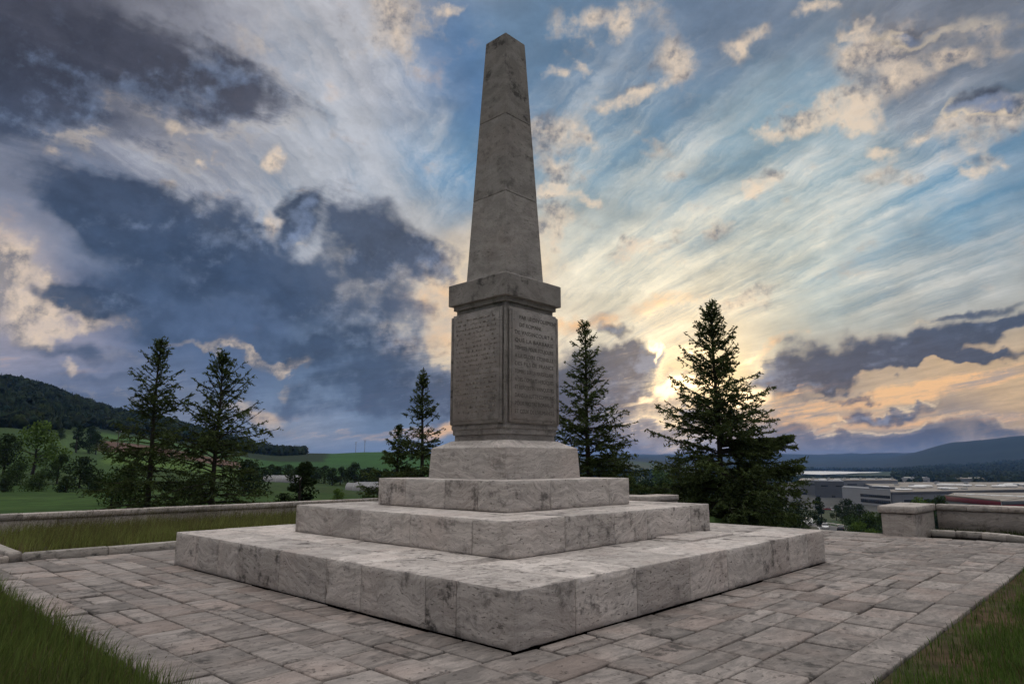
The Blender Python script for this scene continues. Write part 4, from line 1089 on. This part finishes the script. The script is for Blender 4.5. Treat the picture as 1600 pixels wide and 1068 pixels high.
# ------------------------------------------------------------------ grass of the beds
def grass(name, label, rects, n, hmin, hmax, seed, tint, wid=.006, stalks=0, test=None, soil=None):
    g = np.random.default_rng(seed); A_, B_ = [], []
    ar = np.array([(r[1]-r[0])*(r[3]-r[2]) for r in rects]); ar = ar/ar.sum()
    for r, f in zip(rects, ar):
        m = int(n*f); A_.append(g.uniform(r[0], r[1], m)); B_.append(g.uniform(r[2], r[3], m))
    a, b = np.concatenate(A_), np.concatenate(B_)
    if test is not None:
        k = test(a, b, fbm(np.c_[a*.9, b*.9, 0*a+seed], 3), g.random(len(a))); a, b = a[k], b[k]
    n = len(a); q = fbm(np.c_[a*.8, b*.8, 0*a+seed], 3)
    h = (hmin+(hmax-hmin)*g.random(n)**1.6)*(1+.45*q); st = g.random(n) < stalks; h = np.where(st, hmax*(1.05+.55*g.random(n)), h)
    w = np.where(st, wid*.45, wid*(.7+.6*g.random(n)))
    an = g.random(n)*6.28; ln = np.where(st, .25, .15+.55*g.random(n))*h; la = g.normal(size=n)*.9+.6
    dx, dy = np.cos(la)*ln, np.sin(la)*ln; wx, wy = np.cos(an)*w*.5, np.sin(an)*w*.5
    Z0 = np.full(n, -.06)
    m1 = .52
    P = np.stack([np.c_[a-wx, b-wy, Z0], np.c_[a+wx, b+wy, Z0], np.c_[a+wx*.8+dx*.3, b+wy*.8+dy*.3, h*m1], np.c_[a-wx*.8+dx*.3, b-wy*.8+dy*.3, h*m1], np.c_[a+dx, b+dy, h]], 1)
    i = np.arange(n)*5
    Qd = np.stack([i, i+1, i+2, i+3], 1); T = np.stack([i+3, i+2, i+4], 1)
    c = np.array(tint)*(1+.35*q[:, None]+.22*g.normal(size=(n, 1)))
    dry = (g.random(n) < .10) | st; c[dry] = np.array([.105, .092, .045])*(.7+.6*g.random((dry.sum(), 1)))
    V = P.reshape(-1, 3); C = np.repeat(np.clip(c, .008, .3), 5, 0); F = [Qd, T]
    if st.any():                                                  # seed heads
        k = np.where(st)[0]; r_ = 6
        base = np.repeat(np.c_[a+dx, b+dy, h][k], r_, 0); tdir = np.repeat(np.c_[dx*.7, dy*.7, h*.5][k], r_, 0); tdir /= np.linalg.norm(tdir, axis=1)[:, None]
        cen = base-tdir*(g.random((len(base), 1))*.10)+g.normal(size=base.shape)*.006
        lv, lq = leaf_quads(cen, tdir+g.normal(size=base.shape)*.5, np.full(len(cen), .022), np.full(len(cen), .006), g)
        F = [np.concatenate([Qd, lq+len(V)]), T]; V = np.concatenate([V, lv]); C = np.concatenate([C, np.tile([.085, .075, .04], (len(lv), 1))])
    o = mesh_obj(name, V, F, MAT['grass'], colors=C); local_place(o); tag(o, label, 'grass', kind='stuff')
grass('grass', 'tall seeding grass of the left bed in the foreground', [(-7.6, -5.86, -5.9, 4.5), (-10.5, -7.6, -7.5, 3.9)], 95000, .05, .24, 2, (.088, .125, .034), .0065, .006)
grass('grass', 'short worn grass of the right bed', [(-5.8, 8.2, -9.0, -5.92)], 120000, .025, .095, 3, (.076, .130, .030), .006, .0008, lambda a, b, q, r: r < .16+.84*sst(-b-5.92+q*.45, .10, .55))
grass('grass', 'long meadow grass between the kerb and the left wall', [(-5.0, 10.3, 5.85, 10.72)], 66000, .08, .32, 4, (.145, .170, .055), .009, .09, lambda a, b, q, r: r < .25+.75*sst(np.minimum(a+5.0, (b-5.9)*1.2)+q*.8, .0, 1.1))
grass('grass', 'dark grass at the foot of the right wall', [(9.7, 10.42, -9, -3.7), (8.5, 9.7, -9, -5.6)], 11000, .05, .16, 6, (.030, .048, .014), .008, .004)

# ------------------------------------------------------------------ the valley: road, cars, halls, greenhouses, poles
def sight(u, d): return (u-800)/1071*d, d           # a point on the bearing of u at forward distance d
MAT['asphalt'] = flat_mat('asphalt', (.085, .085, .088), .85, .18, .6)
MAT['line'] = flat_mat('road_paint', (.6, .6, .58), .7, .15, 2.)
MAT['cladding'] = flat_mat('grey_cladding', (.17, .18, .20), .6, .06, .15)
MAT['white_wall'] = flat_mat('white_render', (.32, .325, .34), .7, .06, .12)
MAT['dark_wall'] = flat_mat('dark_cladding', (.10, .108, .125), .6, .08, .15)
MAT['roof_felt'] = flat_mat('beige_roof', (.25, .225, .195), .85, .18, .05)
MAT['red_trim'] = flat_mat('red_trim', (.16, .022, .03), .6, .12, .3)
MAT['glass'] = flat_mat('dark_glass', (.02, .024, .03), .12, .1, 3., .5)
MAT['skylight'] = flat_mat('white_skylight', (.78, .78, .77), .35, .05, .3, .5)
MAT['white_paint'] = flat_mat('white_car_paint', (.72, .72, .72), .25, .04, 3., .5)
MAT['dark_paint'] = flat_mat('dark_car_paint', (.03, .034, .045), .22, .1, 3., .5)
MAT['red_paint'] = flat_mat('red_car_paint', (.22, .03, .03), .25, .1, 3., .5)
MAT['tyre'] = flat_mat('tyre_rubber', (.02, .02, .02), .9, .2, 9.)
MAT['lamp'] = flat_mat('lamp_glass', (.6, .58, .52), .2, .1, 9., .5)
MAT['metal'] = flat_mat('galvanised_metal', (.32, .33, .34), .5, .1, 4., .5)
MAT['wood'] = flat_mat('pole_wood', (.09, .07, .055), .9, .3, 6.)
MAT['foil'] = flat_mat('greenhouse_sheet', (.17, .17, .175), .5, .12, .4, .4)
MAT['soil'] = tone_mat('bed_soil', .95, 5., .45)

# soil of the planted beds, just under the paving level
def soil_sheet(a0, a1, b0, b1, z=-.022):
    na, nb = max(3, int((a1-a0)/.12)), max(3, int((b1-b0)/.12))
    A_, B_ = np.meshgrid(np.linspace(a0, a1, na), np.linspace(b0, b1, nb)); a, b = A_.ravel(), B_.ravel()
    n = fbm(np.c_[a*1.1, b*1.1, 0*a], 4); h = z+.012*n
    i = (np.arange(nb-1)[:, None]*na+np.arange(na-1)[None]).ravel()
    t_ = np.clip(n*1.2+.35, 0, 1)[:, None]
    c = np.array([.075, .048, .030])*(1-t_)+np.array([.040, .046, .020])*t_
    o = mesh_obj('soil', np.c_[a, b, h], np.stack([i, i+1, i+1+na, i+na], 1), MAT['soil'], colors=c, smooth=True); local_place(o); tag(o, kind='structure')
soil_sheet(-5.8, 8.25, -11, -5.905); soil_sheet(-10.5, -5.845, -5.86, 3.98); soil_sheet(-5.04, 10.44, 5.81, 10.74, .0); soil_sheet(9.66, 10.44, -5.9, -3.66, .02); soil_sheet(8.4, 10.44, -11, -5.9, .015)

# road curling down the slope
RP = [sight(1330, 120), sight(1306, 150), sight(1296, 172), sight(1291, 195), sight(1283, 215), sight(1270, 235), sight(1250, 252), sight(1225, 266), sight(1190, 282), sight(1150, 300), sight(1090, 330)]
def smooth_path(P, n=8):
    P = np.array(P, float); out = []
    for i in range(len(P)-1):
        p0, p1, p2, p3 = P[max(i-1, 0)], P[i], P[i+1], P[min(i+2, len(P)-1)]
        for k in range(n):
            t = k/n; out.append(.5*((2*p1)+(-p0+p2)*t+(2*p0-5*p1+4*p2-p3)*t*t+(-p0+3*p1-3*p2+p3)*t**3))
    return np.array(out+[P[-1]])
RC = smooth_path(RP); RT = np.gradient(RC, axis=0); RT /= np.linalg.norm(RT, axis=1)[:, None]; RN = np.c_[-RT[:, 1], RT[:, 0]]
RZ = terrain_z(RC[:, 0], RC[:, 1]); RZ = np.convolve(np.pad(RZ, 6, 'edge'), np.ones(13)/13, 'valid')+.9
def strip(name, o0, o1, dz, mat, kind='structure'):
    V = np.concatenate([np.c_[RC+RN*o0, RZ+dz], np.c_[RC+RN*o1, RZ+dz]]); n = len(RC); i = np.arange(n-1)
    o = mesh_obj(name, V, np.stack([i, i+1, i+1+n, i+n], 1), mat, smooth=True)
    if kind: tag(o, kind=kind)
    return o
strip('road', -3.6, 3.6, 0, MAT['asphalt'])
strip('road_marking', -3.3, -3.15, .012, MAT['line']); strip('road_marking', 3.15, 3.3, .012, MAT['line'])
V = []; F = []
for k, (o0, z0, o1, z1) in enumerate([(-3.6, -.004, -4.6, -.05), (-4.6, -.05, -9, -3.5), (3.6, -.004, 4.6, -.05), (4.6, -.05, 9, -3.5)]):
    n = len(RC); b = k*2*n; V += [np.c_[RC+RN*o0, RZ+z0], np.c_[RC+RN*o1, RZ+z1]]; i = np.arange(n-1); F.append(np.stack([i, i+1, i+1+n, i+n], 1)+b)
V = np.concatenate(V); tag(mesh_obj('road_verge', V, F, MAT['ground'], colors=np.tile([.060, .062, .045], (len(V), 1)), smooth=True), kind='structure')
# crash barrier on the outside of the bend
gb = empty('crash_barrier', (RC[20][0], RC[20][1], RZ[20]), 0, 'long metal crash barrier along the outer side of the road bend', 'barrier')
def rel(V): return np.asarray(V)-np.array([RC[20][0], RC[20][1], RZ[20]])
sl = slice(6, 60); n = len(RC[sl]); SD = -4.1
V = np.concatenate([np.c_[RC[sl]+RN[sl]*(SD+ox), RZ[sl]+h] for ox, h in ((0, .45), (-.06, .53), (0, .62), (-.06, .70), (0, .78), (.05, .78), (.05, .45))])
i = np.arange(n-1); mesh_obj('rail', rel(V), np.concatenate([np.stack([i, i+1, i+1+n, i+n], 1)+k*n for k in range(6)]), MAT['metal'], gb)
for k in range(8, 58, 4):
    a = Acc(); p = RC[k]+RN[k]*(SD+.12); a.block(p[0]-.06, p[0]+.06, p[1]-.06, p[1]+.06, RZ[k]-.5, RZ[k]+.75, .01); a.v = rel(a.v).tolist(); a.build('post', MAT['metal'], gb)

# cars
def loft(name, secs, mat, parent):
    """body from cross sections along its length: secs = [(x, [(y, z), ...half outline from the sill up to the middle])]"""
    V, Q = [], []; m = None
    for x, half in secs:
        ring = [(x, y, z) for y, z in half]+[(x, -y, z) for y, z in half[::-1]]
        m = len(ring); V += ring
    for k in range(len(secs)-1):
        for j in range(m): Q.append([k*m+j, k*m+(j+1) % m, (k+1)*m+(j+1) % m, (k+1)*m+j])
    fs = [Q]; me = bpy.data.meshes.new(name)
    me.from_pydata(V, [], Q+[list(range(m))[::-1], list(range((len(secs)-1)*m, len(secs)*m))]); me.update(); me.materials.append(mat)
    for p in me.polygons: p.use_smooth = False
    o = bpy.data.objects.new(name, me); col.objects.link(o); o.parent = parent; return o
def wheel_mesh(name, r, w, mat, n=16):
    V, Q = [], []
    for (rr, yy) in ((r*.55, -w/2), (r*.95, -w/2), (r, -w/3), (r, w/3), (r*.95, w/2), (r*.55, w/2)):
        V += [(rr*cos(2*pi*i/n), yy, rr*sin(2*pi*i/n)) for i in range(n)]
    for k in range(5):
        for i in range(n): Q.append([k*n+i, k*n+(i+1) % n, (k+1)*n+(i+1) % n, (k+1)*n+i])
    me = bpy.data.meshes.new(name); me.from_pydata(V, [], Q+[list(range(n)), list(range(5*n, 6*n))[::-1]]); me.update(); me.materials.append(mat)
    return me
TYRE = wheel_mesh('tyre', .32, .20, MAT['tyre']); RIM = wheel_mesh('rim', .19, .215, MAT['metal'])
def car(paint, label, van=False):
    r = empty('car' if not van else 'van', (0, 0, 0), 0, label, 'car' if not van else 'van')
    if not van:
        def sec(x, w, z0, zb): return (x, [(w*.92, z0), (w, z0+.22), (w, zb-.12), (w*.93, zb)])
        loft('body', [sec(-2.12, .70, .40, .78), sec(-2.02, .80, .26, .88), sec(-1.2, .86, .20, .96), sec(.6, .87, .20, .95), sec(1.5, .84, .22, .84), sec(2.02, .76, .28, .70), sec(2.14, .62, .36, .60)], paint, r)
        loft('window', [(-1.62, [(.76, .93), (.74, .98)]), (-1.05, [(.79, .94), (.60, 1.40)]), (.05, [(.80, .94), (.61, 1.42)]), (.98, [(.78, .93), (.74, .97)])], MAT['glass'], r)
        loft('roof', [(-1.0, [(.60, 1.395), (.56, 1.45)]), (-.5, [(.62, 1.42), (.57, 1.475)]), (.05, [(.61, 1.41), (.56, 1.46)])], paint, r)
        wx = (-1.3, 1.3)
    else:
        def sec(x, w, z0, zt): return (x, [(w*.94, z0), (w, z0+.3), (w, zt*.62), (w*.93, zt-.08), (w*.80, zt)])
        loft('body', [sec(-2.5, .90, .36, 2.05), sec(-2.42, .95, .28, 2.12), sec(1.0, .95, .26, 2.12), sec(1.25, .94, .26, 2.02), sec(2.05, .92, .28, 1.18), sec(2.48, .84, .34, 1.02), sec(2.55, .74, .42, .85)], paint, r)
        loft('window', [(1.22, [(.955, 1.30), (.885, 1.88)]), (1.40, [(.95, 1.26), (.86, 1.80)]), (1.98, [(.90, 1.18), (.86, 1.26)])], MAT['glass'], r)
        wx = (-1.55, 1.6)
    for x in wx:
        for s in (-1, 1):
            o = bpy.data.objects.new('wheel', TYRE); col.objects.link(o); o.parent = r; o.location = (x, s*.76, .32)
            q = bpy.data.objects.new('rim', RIM); col.objects.link(q); q.parent = o
    for s in (-1, 1):
        a = Acc(); xx = 2.06 if not van else 2.50
        a.block(xx-.03, xx+.06, min(s*.42, s*.66), max(s*.42, s*.66), .56 if not van else .72, .68 if not van else .90, .01); a.build('headlight', MAT['lamp'], r)
        a = Acc(); xx = -2.10 if not van else -2.50
        a.block(xx-.05, xx+.03, min(s*.48, s*.70), max(s*.48, s*.70), .66 if not van else .95, .80 if not van else 1.25, .01); a.build('tail_light', MAT['red_paint'], r)
    return r
def on_road(o, k, off, rev):
    p = RC[k]+RN[k]*off; t_ = RT[k]*(-1 if rev else 1)
    o.location = (p[0], p[1], RZ[k]+.005); o.rotation_euler = (0, 0, math.atan2(t_[1], t_[0]))
on_road(car(MAT['white_paint'], 'white car coming up the road, nearest to the steps'), 22, 1.75, True)
on_road(car(MAT['dark_paint'], 'dark car going down the road beside the white one'), 20, -1.75, False)
on_road(car(MAT['white_paint'], 'white van further down the bend of the road', True), 42, 1.75, True)
on_road(car(MAT['white_paint'], 'small white car behind the van at the end of the bend'), 47, 1.75, True)
for i, (u, d, m_) in enumerate([(1287, 400, 'red_paint'), (1292, 404, 'white_paint'), (1297, 398, 'white_paint'), (1301, 402, 'dark_paint')]):
    c_ = car(MAT[m_], ['small red car parked left of the others before the grey hall', 'white car parked next to the red one by the grey hall', 'second white car parked by the grey hall', 'dark car parked at the right end of the row by the grey hall'][i])
    x, y = sight(u, d); c_.location = (x, y, ground_at(x, y)+.05); c_.rotation_euler = (0, 0, 2.2)

# halls: prisms on four ground corners (front left, front right, back right, back left), each a bearing and a distance
def hall(label, cs, zt, wall, roof, name='factory_hall', base=-29., build=None):
    W = [sight(*c) for c in cs]; (x0, y0), (x1, y1) = W[0], W[1]; L = math.hypot(x1-x0, y1-y0); rz = math.atan2(y1-y0, x1-x0)
    b = empty(name, (x0, y0, base), rz, label, 'building'); h = zt-base
    loc = [((x-x0)*cos(rz)+(y-y0)*sin(rz), -(x-x0)*sin(rz)+(y-y0)*cos(rz)) for x, y in W]
    cx, cy = sum(p[0] for p in loc)/4, sum(p[1] for p in loc)/4
    def prism(nm, z0, z1, grow, mat, par):
        P = [(cx+(x-cx)*grow, cy+(y-cy)*grow) for x, y in loc]
        a = Acc()
        for i in range(4):
            (ax, ay), (bx, by) = P[i], P[(i+1) % 4]; a.quad([(ax, ay, z0), (bx, by, z0), (bx, by, z1), (ax, ay, z1)])
        a.quad([(x, y, z1) for x, y in P]); a.quad([(x, y, z0) for x, y in P[::-1]])
        return a.build(nm, MAT[mat], par)
    prism('wall', 0, h, 1., wall, b); r = prism('roof', h+.003, h+.30, 1.004, roof, b)
    def uv(s, t):
        return tuple((loc[0][k]*(1-s)+loc[1][k]*s)*(1-t)+(loc[3][k]*(1-s)+loc[2][k]*s)*t for k in (0, 1))
    if build: build(b, r, L, h, uv)
    return b
def box_part(name, mat, parent, *q, ch=.03):
    a = Acc(); a.block(*q, ch); return a.build(name, MAT[mat], parent)
def bands(n, sky=6):
    def f(b, r, L, h, uv):
        for i in range(n):
            w0 = L*(i+.12)/n; box_part('door', 'glass', b, w0, w0+L/n*.25, -.06, -.002, 0, 5.0)
            box_part('window', 'glass', b, w0+L/n*.32, w0+L/n*.8, -.06, -.002, h-4.2, h-3.2)
        for i in range(sky):
            x, y = uv((i+.3)/sky, .35); box_part('skylight', 'skylight', r, x, x+L/sky*.42, y, y+5, h+.303, h+1.2, ch=.3)
        for i in range(sky):
            x, y = uv((i+.8)/sky, .5); box_part('vent_unit', 'metal', r, x, x+1.6, y, y+1.6, h+.303, h+1.9)
    return f
def office(b, r, L, h, uv):
    for z, hh in ((5.5, 2.4), (9.2, 1.8)):
        f = box_part('window', 'glass', b, L*.40, L*.985, -.10, -.003, z, z+hh)
        for i in range(1, 14): box_part('mullion', 'dark_wall', f, L*.40+L*.585*i/14-.06, L*.40+L*.585*i/14+.06, -.13, -.103, z, z+hh, ch=.005)
    for s_ in (.58, .80):
        x, y = uv(s_, .3); box_part('plant_room', 'dark_wall', r, x, x+L*.15, y, y+5, h+.303, h+1.7)
def big(b, r, L, h, uv):
    g = random.Random(3)
    for i in range(12):
        x, y = uv((i+g.uniform(.1, .6))/12, g.uniform(.08, .4)); w_ = g.uniform(4, 9)
        box_part('skylight', 'skylight', r, x, x+w_, y, y+g.uniform(6, 14), h+.303, h+g.uniform(1.2, 2.8), ch=.5)
    for i in range(14):
        x, y = uv((i+g.uniform(.1, .9))/14, g.uniform(.05, .7)); box_part('vent_unit', 'metal', r, x, x+g.uniform(1.5, 4), y, y+3, h+.303, h+g.uniform(1.2, 2.6))
    for i in range(9): box_part('joint_strip', 'dark_wall', b, L*(i+.5)/9-.12, L*(i+.5)/9+.12, -.03, -.002, 0, h-.05, ch=.005)
    for i in range(9): box_part('window', 'glass', b, L*(i+.58)/9, L*(i+1.4)/9, -.03, -.002, h-6, h-4.6, ch=.005)
    box_part('parapet', 'dark_wall', b, 0, L, -.25, -.035, h-1.1, h+.5)
def red(b, r, L, h, uv):
    box_part('fascia', 'red_trim', b, -.3, L+.3, -.42, -.16, h-2.0, h+.1); box_part('parapet', 'roof_felt', b, -.3, L+.3, -.42, -.16, h+.103, h+.8)
    for i in range(6): box_part('window', 'glass', b, L*(i+.2)/6, L*(i+.8)/6, -.05, -.003, h-5.4, h-3.4)
    for i in range(6):
        x, y = uv((i+.4)/6, .4); box_part('skylight', 'skylight', r, x, x+1.6, y, y+9, h+.303, h+.7)
def grey_end(b, r, L, h, uv):
    box_part('fascia', 'red_trim', b, 0, L, -.3, -.02, h-2.2, h-1.1); box_part('parapet', 'dark_wall', b, 0, L, -.32, -.02, h-1.05, h+.4)
    for i in range(5): box_part('window', 'glass', b, L*(i+.2)/5, L*(i+.7)/5, -.05, -.003, h-5.4, h-3.4)
hall('long grey hall with white rooflights, furthest of the halls', [(1246, 640), (1400, 640), (1392, 720), (1250, 720)], -13.2, 'cladding', 'roof_felt', build=bands(5))
hall('dark grey annex standing before the long grey hall', [(1270, 590), (1316, 570), (1313, 630), (1271, 632)], -12.6, 'dark_wall', 'cladding', build=bands(2, 2))
hall('small hall with pale roof left of the grey annex', [(1218, 540), (1246, 530), (1245, 565), (1220, 575)], -14.5, 'white_wall', 'roof_felt', build=bands(1, 2))
hall('white office block with two dark strips of windows', [(1312, 490), (1387, 436), (1387, 462), (1316, 520)], -14.6, 'white_wall', 'cladding', 'office_block', build=office)
hall('huge pale hall with beige roof and white skylights', [(1388.5, 442), (1640, 500), (1600, 690), (1342, 690)], -16.3, 'cladding', 'roof_felt', build=big)
hall('low warehouse with dark red fascia and beige roof', [(1472, 335), (1556, 286), (1640, 372), (1486, 372)], -13.7, 'white_wall', 'roof_felt', 'warehouse', build=red)
hall('grey topped end of the warehouse with a red stripe', [(1557.5, 287), (1650, 300), (1668, 372), (1642, 372)], -13.9, 'white_wall', 'roof_felt', 'warehouse', build=grey_end)
hall('distant pale shed left of the lake end', [(1405, 960), (1450, 960), (1448, 1000), (1408, 1000)], -17.5, 'white_wall', 'cladding', build=bands(1, 2))
hall('distant grey shed at the edge of the far wood', [(1475, 900), (1535, 900), (1530, 950), (1478, 950)], -17.0, 'cladding', 'roof_felt', build=bands(2, 2))

# greenhouses below the hedgerow
def greenhouse(label, u0, u1, d, w, h):
    x0, y0 = sight(u0, d); x1, y1 = sight(u1, d); L = x1-x0; z = min(ground_at(x0, y0), ground_at((x0+x1)/2, y0), ground_at(x1, y1))
    b = empty('greenhouse', (x0, y0, z), 0, label, 'greenhouse')
    V, Q = [], []; n = 9; N = 13
    for i in range(N):
        for k in range(n):
            a = pi*k/(n-1); V.append((L*i/(N-1), w/2-w/2*cos(a), .5+h*sin(a)**.8))
    for i in range(N-1):
        for k in range(n-1): Q.append([i*n+k, i*n+k+1, (i+1)*n+k+1, (i+1)*n+k])
    mesh_obj('roof', V, np.array(Q), MAT['foil'], b, smooth=True)
    a = Acc(); a.block(0, L, 0, w, -1., .5, .02); a.build('wall', MAT['cladding'], b)
    for i in range(0, N, 2):
        x = L*i/(N-1); P = [(x, w/2-(w/2+.03)*cos(pi*k/8), .5+(h+.03)*sin(pi*k/8)**.8) for k in range(9)]
        v, q = tube_np([(P, np.full(9, .05))]); mesh_obj('rib', v, q, MAT['metal'], b)
for (lb, u0, u1, d, w, h) in [('long pale greenhouse at the front, left of the steps', 541, 612, 178, 7, 1.9), ('pale greenhouse behind the front one', 556, 622, 196, 7, 2.2), ('pale greenhouse behind the small upright tree', 412, 472, 206, 7, 1.9)]: greenhouse(lb, u0, u1, d, w, h)

# poles
def pole(label, u, d, h, arms):
    x, y = sight(u, d); b = empty('power_pole', (x, y, ground_at(x, y)-.3), 0, label, 'pole')
    v, q = tube_np([(np.array([[0, 0, 0], [0, 0, h/2], [0, 0, h]]), np.array([.22, .2, .16]))]); mesh_obj('mast', v, q, MAT['wood'], b, smooth=True)
    for i in range(arms):
        z = h-.5-i*1.3; box_part('crossarm', 'wood', b, -1.3+i*.3, 1.3-i*.3, -.10, .10, z, z+.2)
        for s in (-1, 0, 1): box_part('insulator', 'skylight', b, s*(1.05-i*.3)-.08, s*(1.05-i*.3)+.08, -.07, .07, z+.203, z+.55)
pole('power pole alone on the skyline of the green field', 480, 640, 7.5, 1)
pole('left one of the paired poles on the skyline of the green field', 555, 690, 11, 2)
pole('right one of the paired poles on the skyline of the green field', 569, 690, 12.5, 2)
pole('thin pole standing by the ploughed strip on the hillside', 181, 330, 9, 1)

# ------------------------------------------------------------------ evening haze over the valley
def haze():
    m = bpy.data.materials.new('valley_haze'); m.use_nodes = True; t = NT(m.node_tree); t.n.clear()
    o = t.node('ShaderNodeOutputMaterial'); v = t.node('ShaderNodeVolumePrincipled')
    v.inputs['Color'].default_value = (.24, .46, .95, 1); v.inputs['Density'].default_value = HAZE; v.inputs['Anisotropy'].default_value = 0.
    t.l.new(v.outputs[0], o.inputs['Volume'])
    a = Acc(); a.block(-14750, 14750, -14750, 14750, ZLO-1.2, ZHI+14, .5); b = a.build('haze', m); tag(b, 'thin blue evening haze filling the valley', 'haze', kind='stuff')
HAZE = 7e-5
_gz = np.empty(len(bpy.data.objects['ground'].data.vertices)*3, np.float32); bpy.data.objects['ground'].data.vertices.foreach_get('co', _gz); ZLO, ZHI = float(_gz[2::3].min()), float(_gz[2::3].max()); print('ground', ZLO, ZHI)
haze()
